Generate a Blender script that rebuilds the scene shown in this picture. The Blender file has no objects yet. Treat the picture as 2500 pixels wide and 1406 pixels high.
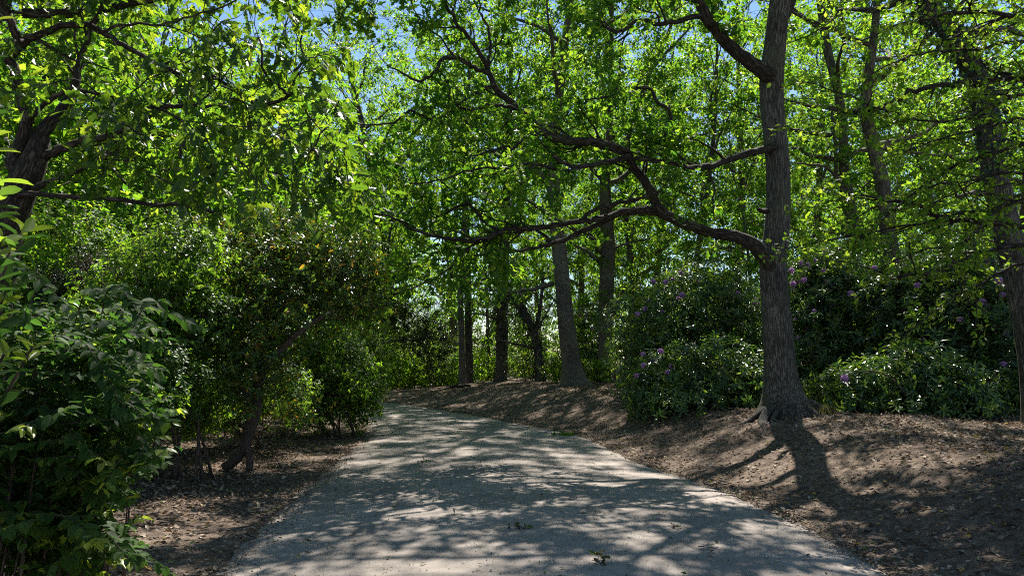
import bpy, math, random
import numpy as np
from mathutils import Vector

C = bpy.data.collections.new('wood_path'); bpy.context.scene.collection.children.link(C)
SC = bpy.context.scene
R = math.radians
F = 1925.0                      # focal length of the photo in its own pixels
CAMZ = 1.6
PITCH = math.atan((860-703)/F)
SUN_EL, SUN_AZ = R(54), R(14)   # azimuth from +Y towards +X

def P(px, py, Y):
    """a measured point of the photo at the distance Y along the path"""
    u, v = (px-1250)/F, (703-py)/F
    d = np.array([u, math.cos(PITCH)-math.sin(PITCH)*v, math.sin(PITCH)+math.cos(PITCH)*v])
    return np.array([0, 0, CAMZ]) + d*(Y/d[1])

# ------------------------------------------------------------------ terrain
EDGE_R = np.array([[2.75,-6],[2.75,2],[2.72,5.6],[2.67,7.9],[2.35,9.8],[1.95,11.4],[1.28,15.4],[.09,18.1],[-1.07,20.5],[-4.1,25.6],[-8,29],[-14,32],[-30,36]])
EDGE_L = np.array([[-2.0,-6],[-2.0,2],[-2.1,5.6],[-2.32,8.1],[-2.56,12.3],[-2.93,16.2],[-3.6,18.8],[-5.2,21.5],[-8.5,24.5],[-14,27],[-30,30.5]])
def resample(poly, step=.25):
    poly = catmull(poly, 12); seg = np.linalg.norm(np.diff(poly, axis=0), axis=1); L = np.r_[0, np.cumsum(seg)]
    n = int(L[-1]/step)+1; t = np.linspace(0, L[-1], n)
    return np.stack([np.interp(t, L, poly[:,k]) for k in range(poly.shape[1])], 1)
def catmull(p, k=4):
    p = np.asarray(p, float)
    if len(p) < 3: return p
    a = np.vstack([2*p[0]-p[1], p, 2*p[-1]-p[-2]]); out = []
    for i in range(1, len(a)-2):
        for t in np.linspace(0, 1, k, endpoint=False):
            p0, p1, p2, p3 = a[i-1], a[i], a[i+1], a[i+2]
            out.append(.5*((2*p1)+(-p0+p2)*t+(2*p0-5*p1+4*p2-p3)*t*t+(-p0+3*p1-3*p2+p3)*t**3))
    out.append(a[-2]); return np.array(out)
ER, EL = resample(EDGE_R), resample(EDGE_L)
def sstep(a, b, x):
    t = np.clip((x-a)/(b-a), 0, 1); return t*t*(3-2*t)
def wob(x, y, s=1.0):
    return (np.sin(x*1.7*s+.3)*np.cos(y*1.3*s+1.1)+np.sin(x*3.1*s+y*2.3*s)*.5+np.sin(x*.6*s-y*.8*s+2))/2.5
def sdist(x, y, E, sgn):
    """distance outside an edge polyline (positive = off the path)"""
    a, b = E[:-1], E[1:]; ab = b-a; L2 = (ab**2).sum(1)
    best = np.full(x.shape, 1e9); side = np.zeros(x.shape)
    for k in range(0, len(a), 2 if len(a) > 60 else 1):
        t = np.clip(((x-a[k,0])*ab[k,0]+(y-a[k,1])*ab[k,1])/L2[k], 0, 1)
        dx, dy = x-(a[k,0]+t*ab[k,0]), y-(a[k,1]+t*ab[k,1]); d = dx*dx+dy*dy
        m = d < best; best = np.where(m, d, best)
        cr = ab[k,0]*dy-ab[k,1]*dx; side = np.where(m, -np.sign(cr), side)
    return np.sqrt(best)*side*sgn
ER2, EL2 = ER[::3], EL[::3]
def ground_z(x, y):
    x = np.atleast_1d(np.asarray(x, float)); y = np.atleast_1d(np.asarray(y, float))
    dr = sdist(x, y, ER2, 1); dl = sdist(x, y, EL2, -1)
    H = .12+.43*sstep(-5, 1.2, x)
    z = H*sstep(.0, 2.6, dr)*(1+.10*wob(x, y))+(.03*wob(x*2, y*2)+.016*wob(x*5.3, y*4.7)+.008*wob(x*11, y*9))*sstep(.1, .6, dr)
    z = z+.10*sstep(3.0, 10, x)
    zl = .10*sstep(.1, 2.5, dl)+.04*wob(x*1.5, y*1.5)*sstep(.2, 1.5, dl)
    z = np.where(dl > 0, zl, z); z = np.where((dl <= 0) & (dr <= 0), 0, z)
    far = sstep(33, 60, y)
    return z-2.5*far
def gz(x, y): return float(ground_z(x, y)[0])

# ------------------------------------------------------------------ mesh accumulation
class MD:
    def __init__(s): s.V, s.Lp, s.T, s.A, s.n = [], [], [], [], 0
    def add(s, V, loops, totals, attr=None):
        V = np.asarray(V, float).reshape(-1, 3); s.V.append(V); s.Lp.append(np.asarray(loops, np.int64).ravel()+s.n); s.T.append(np.asarray(totals, np.int64).ravel())
        s.A.append(np.zeros((len(V), 3)) if attr is None else np.asarray(attr, float).reshape(-1, 3)); s.n += len(V)
    def mesh(s, name, mat, base=(0,0,0), smooth=True):
        V = np.vstack(s.V)-np.asarray(base, float); L = np.concatenate(s.Lp); T = np.concatenate(s.T)
        me = bpy.data.meshes.new(name); me.vertices.add(len(V)); me.vertices.foreach_set('co', V.astype(np.float32).ravel())
        me.loops.add(len(L)); me.loops.foreach_set('vertex_index', L.astype(np.int32))
        me.polygons.add(len(T)); st = np.r_[0, np.cumsum(T)[:-1]]; me.polygons.foreach_set('loop_start', st.astype(np.int32))
        me.polygons.foreach_set('use_smooth', np.full(len(T), bool(smooth)))
        at = me.attributes.new('bark', 'FLOAT_VECTOR', 'POINT'); at.data.foreach_set('vector', np.vstack(s.A).astype(np.float32).ravel())
        me.materials.append(mat); me.update(calc_edges=True); return me
def obj(name, md, mat, parent=None, base=(0,0,0), smooth=True):
    me = md.mesh(name, mat, base, smooth) if isinstance(md, MD) else md
    o = bpy.data.objects.new(name, me); C.objects.link(o)
    if parent is not None: o.parent = parent
    return o
def thing(name, label, cat, loc, group=None):
    o = bpy.data.objects.new(name, None); C.objects.link(o); o.location = tuple(loc); o.empty_display_size = .2
    o['label'] = label; o['category'] = cat
    if group: o['group'] = group
    return o
def tag(o, label, cat, group=None):
    o['label'] = label; o['category'] = cat
    if group: o['group'] = group
    return o
def nrm(a): return a/np.maximum(np.linalg.norm(a, axis=-1, keepdims=True), 1e-9)
UP = np.array([0, 0, 1.0])

def tube(md, pts, rad, n=8, lump=0, seed=0, flare=None):
    pts = np.asarray(pts, float); rad = np.asarray(rad, float); m = len(pts)
    T = nrm(np.gradient(pts, axis=0)); a = np.array([1, 0, 0.]) if abs(T[0,0]) < .8 else np.array([0, 1., 0])
    u = nrm(np.cross(T[0], a)); U = [u]
    for i in range(1, m):
        u = nrm(u-T[i]*np.dot(u, T[i])); U.append(u)
    U = np.array(U); W = np.cross(T, U); ph = np.arange(n)*2*math.pi/n
    L = np.r_[0, np.cumsum(np.linalg.norm(np.diff(pts, axis=0), axis=1))]
    rr = np.repeat(rad[:,None], n, 1)
    if lump:
        rr = rr*(1+lump*(np.sin(ph[None]*3+L[:,None]*1.3+seed)+.7*np.sin(ph[None]*2-L[:,None]*2.1+seed*2)+.6*np.sin(ph[None]*5+seed+L[:,None]*.7)))
    if flare:
        h, amp, lobes, pz = flare
        dirs = U[:,None]*np.cos(ph)[None,:,None]+W[:,None]*np.sin(ph)[None,:,None]
        az = np.arctan2(dirs[...,1], dirs[...,0])
        lob = sum(np.exp(-((np.angle(np.exp(1j*(az-l[0]))))/l[2])**2)*l[1] for l in lobes)
        rr = rr*(1+np.exp(-np.maximum(L[:,None]-pz, 0)/h)*amp*(.35+lob))
    V = pts[:,None]+U[:,None]*(np.cos(ph)[None,:,None]*rr[...,None])+W[:,None]*(np.sin(ph)[None,:,None]*rr[...,None])
    A = np.stack([np.cos(ph)[None]*rr, np.sin(ph)[None]*rr, np.repeat(L[:,None], n, 1)], 2)+seed*7.3
    i = np.arange(m-1)[:,None]*n; j = np.arange(n)[None]; j2 = (j+1) % n
    q = np.stack([i+j, i+j2, i+n+j2, i+n+j], 2).reshape(-1)
    loops = np.r_[q, (m-1)*n+np.arange(n), np.arange(n)[::-1]]; tot = np.r_[np.full((m-1)*n, 4), n, n]
    md.add(V, loops, tot, A)
def prisms(md, A, B, ra, rb):
    """many thin three sided twigs at once"""
    N = len(A)
    if not N: return
    D = nrm(B-A); s = nrm(np.cross(D, UP+np.array([.3, .2, 0]))); w = np.cross(D, s); ra = np.broadcast_to(ra, N)[:,None]; rb = np.broadcast_to(rb, N)[:,None]
    V = np.empty((N, 6, 3))
    for k in range(3):
        c, d = math.cos(k*2.0944), math.sin(k*2.0944); V[:,k] = A+(s*c+w*d)*ra; V[:,k+3] = B+(s*c+w*d)*rb
    q = np.array([0,1,4,3, 1,2,5,4, 2,0,3,5, 3,4,5]); loops = (np.arange(N)[:,None]*6+q).ravel()
    md.add(V, loops, np.tile([4,4,4,3], N), V.reshape(-1, 3)*[1,1,.3])

# ------------------------------------------------------------------ leaf shapes: x along the leaf, y across, z up
def sym(pts, mid):
    """one folded leaf: two halves that share the midrib"""
    V = [(x, 0, z) for x, z in mid]+[(x, y, z) for x, y, z in pts]+[(x, -y, z) for x, y, z in pts]
    m, p = len(mid), len(pts)
    f1 = list(range(m))[::-1]; h1 = f1[-1:]+list(range(m, m+p))+[m-1]+list(range(m-2, 0, -1))
    h2 = [m-1]+list(range(m+2*p-1, m+p-1, -1))+[0]+list(range(1, m-1))
    return np.array(V, float), [h1, h2]
DIA = sym([(.45,.30,.07)], [(0,0),(1,-.05)])
ELL = sym([(.22,.20,.05),(.62,.22,.03)], [(0,0),(.5,.0),(1,-.12)])
LAN = sym([(.25,.10,.03),(.65,.13,.0)], [(0,0),(.5,.02),(1,-.13)])
OAK = sym([(.10,.06,.01),(.22,.17,.03),(.30,.10,.02),(.44,.27,.05),(.52,.14,.02),(.68,.30,.03),(.75,.15,.0),(.90,.16,-.05)], [(0,0),(.5,.0),(1,-.10)])
OAKS = sym([(.22,.16,.03),(.32,.09,.02),(.60,.31,.04),(.72,.16,.0),(.9,.18,-.04)], [(0,0),(1,-.08)])
def grid_leaf(w, droop, cup, n=6, pw=1.0, mx=.45):
    V, Fc = [], []
    for i in range(n+1):
        t = i/n; hw = w*(math.sin(math.pi*t**pw)**.75 if 0 < t < 1 else .012)
        for j in (-1, -.5, 0, .5, 1): V.append((t, hw*j, -droop*t*t+cup*abs(j)*hw+.02*math.sin(t*9)*abs(j)))
    for i in range(n):
        for j in range(4): a = i*5+j; Fc.append([a, a+5, a+6, a+1])
    return np.array(V), Fc
OVA = grid_leaf(.31, .22, .35, 6, .80)
OBO = grid_leaf(.20, .18, .5, 6, 1.25)
def leaves(md, tpl, Pp, D, N, S, W=None):
    V0, Fc = tpl; n = len(Pp)
    if not n: return
    X = nrm(D); Z = nrm(N-X*(N*X).sum(1, keepdims=True)); Y = np.cross(Z, X); S = np.broadcast_to(S, n)[:,None,None]
    Wd = np.ones(n)[:,None,None] if W is None else np.broadcast_to(W, n)[:,None,None]
    V = Pp[:,None]+S*(V0[None,:,0:1]*X[:,None]+Wd*V0[None,:,1:2]*Y[:,None]+V0[None,:,2:3]*Z[:,None])
    fl = np.concatenate([np.array(f) for f in Fc]); k = len(V0)
    md.add(V, (np.arange(n)[:,None]*k+fl[None]).ravel(), np.tile([len(f) for f in Fc], n))

# ------------------------------------------------------------------ materials
def newmat(name):
    m = bpy.data.materials.new(name); m.use_nodes = True; nt = m.node_tree; nt.nodes.clear()
    return m, nt, (lambda t, **k: mk(nt, t, **k)), nt.links.new
def mk(nt, t, **k):
    n = nt.nodes.new(t)
    for a, b in k.items():
        if a.startswith('i_'): n.inputs[a[2:].replace('_', ' ')].default_value = b
        else: setattr(n, a, b)
    return n
def ramp(nt, stops, interp='LINEAR'):
    r = nt.nodes.new('ShaderNodeValToRGB'); r.color_ramp.interpolation = interp; e = r.color_ramp.elements
    while len(e) > 1: e.remove(e[0])
    e[0].position = stops[0][0]; e[0].color = (*stops[0][1], 1)
    for p, c in stops[1:]: x = e.new(p); x.color = (*c, 1)
    return r
def leaf_mat(name, refl, trans, rough=.4, spec=.4, mixf=.5):
    """refl / trans: lists of (position, colour) over a random number per leaf"""
    m, nt, nd, ln = newmat(name); g = nd('ShaderNodeNewGeometry'); out = nd('ShaderNodeOutputMaterial')
    r1, r2 = ramp(nt, refl), ramp(nt, trans); ln(g.outputs['Random Per Island'], r1.inputs[0]); ln(g.outputs['Random Per Island'], r2.inputs[0])
    p = nd('ShaderNodeBsdfPrincipled'); p.inputs['Roughness'].default_value = rough; p.inputs['Specular IOR Level'].default_value = spec
    ln(r1.outputs[0], p.inputs['Base Color'])
    t = nd('ShaderNodeBsdfTranslucent'); ln(r2.outputs[0], t.inputs['Color'])
    mx = nd('ShaderNodeMixShader'); mx.inputs[0].default_value = mixf; ln(p.outputs[0], mx.inputs[1]); ln(t.outputs[0], mx.inputs[2]); ln(mx.outputs[0], out.inputs[0])
    return m
def bark_mat(name, dark, light, moss=None, scale=1.0, bump=.6, zs=.16):
    m, nt, nd, ln = newmat(name); out = nd('ShaderNodeOutputMaterial'); p = nd('ShaderNodeBsdfPrincipled'); p.inputs['Roughness'].default_value = .85; p.inputs['Specular IOR Level'].default_value = .2
    at = nd('ShaderNodeAttribute', attribute_name='bark'); mp = nd('ShaderNodeMapping'); mp.inputs['Scale'].default_value = (scale, scale, scale*zs); ln(at.outputs['Vector'], mp.inputs[0])
    n1 = nd('ShaderNodeTexNoise'); n1.inputs['Scale'].default_value = 26; n1.inputs['Detail'].default_value = 6; n1.inputs['Roughness'].default_value = .65; ln(mp.outputs[0], n1.inputs[0])
    v = nd('ShaderNodeTexVoronoi', feature='DISTANCE_TO_EDGE'); v.inputs['Scale'].default_value = 24
    nw = nd('ShaderNodeMixRGB'); nw.inputs[0].default_value = .08; ln(mp.outputs[0], nw.inputs[1]); ln(n1.outputs['Color'], nw.inputs[2]); ln(nw.outputs[0], v.inputs[0])
    mr = nd('ShaderNodeMapRange'); mr.inputs[2].default_value = .22; ln(v.outputs[0], mr.inputs[0])
    ml = nd('ShaderNodeMath', operation='MULTIPLY'); ln(mr.outputs[0], ml.inputs[0]); ln(n1.outputs[0], ml.inputs[1])
    rp = ramp(nt, [(.05, dark), (.28, tuple(.5*(a+b) for a, b in zip(dark, light))), (.62, light)]); ln(ml.outputs[0], rp.inputs[0]); col = rp.outputs[0]
    n2 = nd('ShaderNodeTexNoise'); n2.inputs['Scale'].default_value = 1.7; n2.inputs['Detail'].default_value = 5; ln(at.outputs['Vector'], n2.inputs[0])
    vr = nd('ShaderNodeMapRange'); vr.inputs[1].default_value = .3; vr.inputs[2].default_value = .7; vr.inputs[3].default_value = .65; vr.inputs[4].default_value = 1.25; ln(n2.outputs[0], vr.inputs[0])
    mu = nd('ShaderNodeMixRGB', blend_type='MULTIPLY'); mu.inputs[0].default_value = 1; ln(col, mu.inputs[1]); ln(vr.outputs[0], mu.inputs[2]); col = mu.outputs[0]
    if moss:
        rm = ramp(nt, [(.52, (0,0,0)), (.66, (1,1,1))]); ln(n2.outputs['Color'], rm.inputs[0]); rm2 = nd('ShaderNodeMath', operation='MULTIPLY'); rm2.inputs[1].default_value = .6; ln(rm.outputs[0], rm2.inputs[0])
        mm = nd('ShaderNodeMixRGB'); ln(rm2.outputs[0], mm.inputs[0]); ln(col, mm.inputs[1]); mm.inputs[2].default_value = (*moss, 1); col = mm.outputs[0]
    ln(col, p.inputs['Base Color']); b = nd('ShaderNodeBump'); b.inputs['Strength'].default_value = bump; b.inputs['Distance'].default_value = .03; ln(ml.outputs[0], b.inputs['Height']); ln(b.outputs[0], p.inputs['Normal']); ln(p.outputs[0], out.inputs[0])
    return m
M = {}
M['oak_bark'] = bark_mat('oak_bark', (.045,.040,.033), (.20,.182,.152), (.085,.095,.05), 1.7, .8, .09)
M['root_bark'] = bark_mat('root_bark', (.04,.034,.027), (.135,.12,.097), None, 2.0, .7, .2)
M['limb_bark'] = bark_mat('limb_bark', (.022,.018,.014), (.11,.090,.068), (.06,.065,.03), 1.5, .9)
M['grey_bark'] = bark_mat('grey_bark', (.06,.052,.042), (.20,.175,.14), (.10,.11,.06), 1.2, .5, .3)
M['far_bark'] = bark_mat('far_bark', (.045,.038,.03), (.17,.15,.12), None, 1.0, .5)
M['stem_bark'] = bark_mat('stem_bark', (.04,.028,.02), (.15,.11,.08), None, 3.0, .5)
M['oak_leaf'] = leaf_mat('oak_leaf', [(0,(.028,.065,.010)),(.6,(.045,.10,.014)),(1,(.075,.13,.018))], [(0,(.08,.24,.012)),(.6,(.24,.47,.022)),(1,(.50,.68,.04))], .42, .35, .55)
M['dark_oak_leaf'] = leaf_mat('dark_oak_leaf', [(0,(.02,.05,.012)),(.7,(.032,.075,.014)),(1,(.055,.10,.018))], [(0,(.10,.21,.012)),(.7,(.22,.38,.015)),(1,(.48,.60,.03))], .36, .4)
M['wood_leaf'] = leaf_mat('wood_leaf', [(0,(.035,.08,.010)),(.5,(.055,.115,.014)),(1,(.09,.15,.018))], [(0,(.10,.28,.012)),(.45,(.27,.52,.02)),(.8,(.40,.64,.03)),(1,(.58,.74,.05))], .45, .3, .6)
M['hornbeam_leaf'] = leaf_mat('hornbeam_leaf', [(0,(.04,.085,.018)),(.6,(.065,.12,.022)),(1,(.10,.16,.03))], [(0,(.22,.42,.02)),(.6,(.38,.58,.03)),(1,(.56,.68,.05))], .42, .35, .55)
M['rhodo_leaf'] = leaf_mat('rhodo_leaf', [(0,(.030,.070,.024)),(.7,(.056,.112,.036)),(.82,(.10,.16,.035)),(1,(.15,.21,.045))], [(0,(.06,.14,.015)),(.7,(.12,.24,.02)),(.82,(.32,.48,.03)),(1,(.45,.58,.05))], .24, .6, .42)
M['laurel_leaf'] = leaf_mat('laurel_leaf', [(0,(.034,.074,.018)),(.72,(.058,.118,.026)),(.84,(.11,.17,.03)),(.92,(.12,.16,.025)),(.935,(.30,.17,.02)),(1,(.34,.20,.03))], [(0,(.09,.19,.012)),(.72,(.18,.32,.02)),(.84,(.34,.48,.03)),(.92,(.42,.50,.04)),(.935,(.60,.36,.02)),(1,(.55,.33,.03))], .28, .5, .48)
M['shrub_leaf'] = leaf_mat('shrub_leaf', [(0,(.03,.075,.016)),(.7,(.048,.105,.022)),(1,(.08,.14,.025))], [(0,(.14,.30,.014)),(.7,(.26,.46,.022)),(1,(.42,.60,.035))], .38, .4, .52)
M['near_leaf'] = leaf_mat('near_leaf', [(0,(.022,.048,.011)),(.8,(.036,.076,.016)),(.93,(.055,.10,.02)),(.96,(.12,.19,.03)),(1,(.15,.22,.035))], [(0,(.05,.13,.02)),(.8,(.10,.23,.025)),(.93,(.15,.29,.03)),(.96,(.38,.54,.04)),(1,(.45,.60,.05))], .6, .16, .45)
M['young_leaf'] = leaf_mat('young_leaf', [(0,(.09,.15,.02)),(.5,(.12,.17,.025)),(1,(.16,.19,.03))], [(0,(.30,.48,.03)),(1,(.46,.56,.04))], .35, .45)
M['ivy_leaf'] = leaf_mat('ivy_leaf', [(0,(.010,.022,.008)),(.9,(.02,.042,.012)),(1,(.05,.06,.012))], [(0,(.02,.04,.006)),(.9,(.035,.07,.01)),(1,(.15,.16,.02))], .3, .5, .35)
M['bright_leaf'] = leaf_mat('bright_leaf', [(0,(.05,.11,.012)),(1,(.10,.16,.02))], [(0,(.20,.42,.02)),(.6,(.34,.56,.025)),(1,(.52,.68,.04))], .5, .3, .6)
M['petal'] = leaf_mat('petal', [(0,(.46,.25,.54)),(.6,(.58,.36,.64)),(1,(.70,.46,.70))], [(0,(.52,.26,.58)),(1,(.70,.42,.70))], .6, .2, .45)
M['litter'] = leaf_mat('litter', [(0,(.06,.040,.026)),(.35,(.15,.105,.07)),(.7,(.27,.20,.14)),(.95,(.42,.34,.25)),(.965,(.42,.26,.05)),(.98,(.42,.26,.05)),(.985,(.10,.16,.03)),(1,(.10,.16,.03))], [(0,(.06,.03,.015)),(.9,(.2,.11,.04)),(1,(.25,.25,.04))], .7, .25, .2)
M['debris'] = leaf_mat('debris', [(0,(.045,.034,.02)),(.5,(.09,.07,.035)),(.8,(.05,.09,.02)),(1,(.08,.15,.02))], [(0,(.04,.03,.01)),(1,(.15,.28,.02))], .7, .2, .25)
M['dry_grass'] = leaf_mat('dry_grass', [(0,(.10,.09,.04)),(1,(.17,.15,.08))], [(0,(.12,.12,.04)),(1,(.2,.2,.06))], .6, .2)
M['grass'] = leaf_mat('grass', [(0,(.05,.11,.02)),(1,(.10,.16,.03))], [(0,(.18,.36,.02)),(1,(.3,.46,.04))], .5, .3)

def ground_mat():
    m, nt, nd, ln = newmat('earth'); out = nd('ShaderNodeOutputMaterial'); p = nd('ShaderNodeBsdfPrincipled'); p.inputs['Roughness'].default_value = .95; p.inputs['Specular IOR Level'].default_value = .1
    tc = nd('ShaderNodeTexCoord')
    def noise(s, d=6, r=.6):
        n = nd('ShaderNodeTexNoise'); n.inputs['Scale'].default_value = s; n.inputs['Detail'].default_value = d; n.inputs['Roughness'].default_value = r; ln(tc.outputs['Object'], n.inputs[0]); return n
    a, b, c = noise(.55, 4), noise(9, 8, .7), noise(70, 4, .7)
    r1 = ramp(nt, [(.36, (.085,.066,.051)), (.5, (.17,.133,.104)), (.66, (.28,.224,.176))]); ln(b.outputs[0], r1.inputs[0])
    r2 = ramp(nt, [(.3, (.35,.32,.30)), (.48, (.95,.95,.95)), (.62, (1.15,1.12,1.1)), (.72, (1.9,1.8,1.65))]); ln(c.outputs[0], r2.inputs[0])
    r3 = ramp(nt, [(.35, (.75,.72,.70)), (.65, (1.2,1.17,1.12))]); ln(a.outputs[0], r3.inputs[0])
    m1 = nd('ShaderNodeMixRGB', blend_type='MULTIPLY'); m1.inputs[0].default_value = 1; ln(r1.outputs[0], m1.inputs[1]); ln(r2.outputs[0], m1.inputs[2])
    m2 = nd('ShaderNodeMixRGB', blend_type='MULTIPLY'); m2.inputs[0].default_value = 1; ln(m1.outputs[0], m2.inputs[1]); ln(r3.outputs[0], m2.inputs[2]); ln(m2.outputs[0], p.inputs['Base Color'])
    ad = nd('ShaderNodeMath', operation='ADD'); ln(b.outputs[0], ad.inputs[0]); ln(c.outputs[0], ad.inputs[1])
    bp = nd('ShaderNodeBump'); bp.inputs['Strength'].default_value = .9; bp.inputs['Distance'].default_value = .035; ln(ad.outputs[0], bp.inputs['Height']); ln(bp.outputs[0], p.inputs['Normal']); ln(p.outputs[0], out.inputs[0]); return m
def path_mat():
    m, nt, nd, ln = newmat('worn_tarmac'); out = nd('ShaderNodeOutputMaterial'); p = nd('ShaderNodeBsdfPrincipled'); p.inputs['Roughness'].default_value = .9; p.inputs['Specular IOR Level'].default_value = .2
    tc = nd('ShaderNodeTexCoord')
    def noise(s, d=4, r=.6):
        n = nd('ShaderNodeTexNoise'); n.inputs['Scale'].default_value = s; n.inputs['Detail'].default_value = d; n.inputs['Roughness'].default_value = r; ln(tc.outputs['Object'], n.inputs[0]); return n
    a, b, c, d = noise(.5), noise(5, 6), noise(62, 5, .85), noise(26, 2)
    r1 = ramp(nt, [(.32, (.212,.183,.158)), (.66, (.31,.268,.232))]); ln(a.outputs[0], r1.inputs[0])
    r2 = ramp(nt, [(.33, (.78,.77,.76)), (.5, (.97,.97,.97)), (.66, (1.10,1.09,1.07))]); ln(b.outputs[0], r2.inputs[0])
    r3 = ramp(nt, [(.29, (.45,.45,.45)), (.40, (.9,.9,.9)), (.60, (1.03,1.03,1.03)), (.72, (1.35,1.33,1.3))]); ln(c.outputs[0], r3.inputs[0])
    r4 = ramp(nt, [(.27, (.38,.35,.30)), (.34, (1,1,1))]); ln(d.outputs[0], r4.inputs[0])
    cur = r1.outputs[0]
    for r in (r2, r3, r4):
        mm = nd('ShaderNodeMixRGB', blend_type='MULTIPLY'); mm.inputs[0].default_value = 1; ln(cur, mm.inputs[1]); ln(r.outputs[0], mm.inputs[2]); cur = mm.outputs[0]
    ln(cur, p.inputs['Base Color'])
    bp = nd('ShaderNodeBump'); bp.inputs['Strength'].default_value = .35; bp.inputs['Distance'].default_value = .006; ln(c.outputs[0], bp.inputs['Height']); ln(bp.outputs[0], p.inputs['Normal']); ln(p.outputs[0], out.inputs[0]); return m

# ------------------------------------------------------------------ ground and path
def build_ground():
    xs = np.unique(np.r_[np.linspace(-300, -30, 14), np.linspace(-30, -9, 22), np.arange(-9, 9.01, .16), np.linspace(9, 30, 22), np.linspace(30, 300, 14)])
    ys = np.unique(np.r_[np.linspace(-60, -2, 14), np.arange(-2, 34, .2), np.linspace(34, 70, 20), np.linspace(70, 500, 14)])
    X, Y = np.meshgrid(xs, ys); Z = ground_z(X.ravel(), Y.ravel()); md = MD(); n = len(xs)
    rg = np.random.default_rng(5); near = (abs(X.ravel()) < 9) & (Y.ravel() < 34); Z = Z+np.where(near, rg.normal(0, .006, Z.size), 0)
    onp = (sdist(X.ravel(), Y.ravel(), ER2, 1) < .12) & (sdist(X.ravel(), Y.ravel(), EL2, -1) < .12); Z = np.where(onp, np.minimum(Z, 0)-.03, Z)
    i, j = np.meshgrid(np.arange(len(ys)-1), np.arange(n-1), indexing='ij'); a = (i*n+j).ravel()
    md.add(np.stack([X.ravel(), Y.ravel(), Z], 1), np.stack([a, a+1, a+n+1, a+n], 1), np.full(len(a), 4))
    o = obj('ground', md, ground_mat()); o['kind'] = 'structure'
    # the path: a strip between its two edges, slightly crowned, frayed along the sides
    md = MD(); m = 260; t = np.linspace(0, 1, m); K = 22
    le, re = resample(EDGE_L, .1), resample(EDGE_R, .1)
    A = np.stack([np.interp(t, np.linspace(0, 1, len(le)), le[:,k]) for k in (0, 1)], 1); B = np.stack([np.interp(t, np.linspace(0, 1, len(re)), re[:,k]) for k in (0, 1)], 1)
    rg = np.random.default_rng(8); fr = lambda: np.convolve(rg.normal(0, .09, m), np.ones(7)/7, 'same')+np.convolve(rg.normal(0, .03, m), [.25,.5,.25], 'same'); D = nrm(B-A)
    A = A-D*(.05+fr())[:,None]; B = B+D*(.05+fr())[:,None]
    s = np.linspace(0, 1, K); XY = A[:,None]*(1-s)[None,:,None]+B[:,None]*s[None,:,None]
    z = .045*(1-(2*s-1)**2)[None]+.002+.006*wob(XY[...,0]*1.2, XY[...,1]*1.2); z[:,0] = -.02; z[:,-1] = -.02
    i, j = np.meshgrid(np.arange(m-1), np.arange(K-1), indexing='ij'); a = (i*K+j).ravel()
    md.add(np.concatenate([XY, z[...,None]], 2), np.stack([a, a+1, a+K+1, a+K], 1), np.full(len(a), 4))
    o = obj('path', md, path_mat()); o['kind'] = 'structure'
build_ground()

# ------------------------------------------------------------------ branching
def walk(rng, p, d, L, r0, r1, n, wig, up=0., sag=0.):
    pts = [p]; d = nrm(np.asarray(d, float)); s = L/n
    for i in range(n):
        d = nrm(d+rng.normal(0, wig, 3)+UP*(up-sag*i/n)); pts.append(pts[-1]+d*s)
    return np.array(pts), np.linspace(r0, r1, n+1)
def along(br, t):
    pts, rad = br; L = np.r_[0, np.cumsum(np.linalg.norm(np.diff(pts, axis=0), axis=1))]; s = np.asarray(t)*L[-1]
    q = np.stack([np.interp(s, L, pts[:,k]) for k in range(3)], 1); q2 = np.stack([np.interp(np.minimum(s+.05*L[-1], L[-1]), L, pts[:,k]) for k in range(3)], 1); q1 = np.stack([np.interp(np.maximum(s-.05*L[-1], 0), L, pts[:,k]) for k in range(3)], 1)
    return q, nrm(q2-q1), np.interp(s, L, rad), L[-1]
def sprout(br, rng, per_m, L0, L1, ang=(.6, 1.1), up=.1, flat=.7, wig=.16, t0=.15, rk=.55, seg=6, sag=0., bias=(0,0,0)):
    L = np.linalg.norm(np.diff(br[0], axis=0), axis=1).sum(); n = max(1, int(L*per_m*(1-t0)+rng.random()))
    t = np.sort(t0+(1-t0)*rng.random(n)); t[-1] = .97
    q, T, r, _ = along(br, t); out = []
    for i in range(n):
        v = rng.normal(0, 1, 3); v[2] *= flat; v = v+np.array(bias); v = nrm(v-T[i]*np.dot(v, T[i])); a = rng.uniform(*ang) if i < n-1 else rng.uniform(.1, .4)
        l = rng.uniform(L0, L1)*(1-.35*t[i])
        out.append(walk(rng, q[i], T[i]*math.cos(a)+v*math.sin(a)+UP*up, l, min(r[i]*rk, .012+.012*l), .004, seg, wig, up*.25, sag))
    return out
def twigs_of(brs, rng, per_m, tl, up=.05, flat=.7, t0=.2):
    Q, TT = [], []
    for b in brs:
        L = np.linalg.norm(np.diff(b[0], axis=0), axis=1).sum(); n = max(2, int(L*per_m*(1-t0)+rng.random())); t = t0+(1-t0)*rng.random(n); t[-1] = 1
        q, T, r, _ = along(b, t); Q.append(q); TT.append(T)
    Q, TT = np.vstack(Q), np.vstack(TT); n = len(Q); v = rng.normal(0, 1, (n, 3)); v[:,2] *= flat; v = nrm(v-TT*(v*TT).sum(1, keepdims=True)); a = rng.uniform(.3, 1.2, n)[:,None]
    D = nrm(TT*np.cos(a)+v*np.sin(a)+UP*up); return Q, D, rng.uniform(tl[0], tl[1], n)
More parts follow.
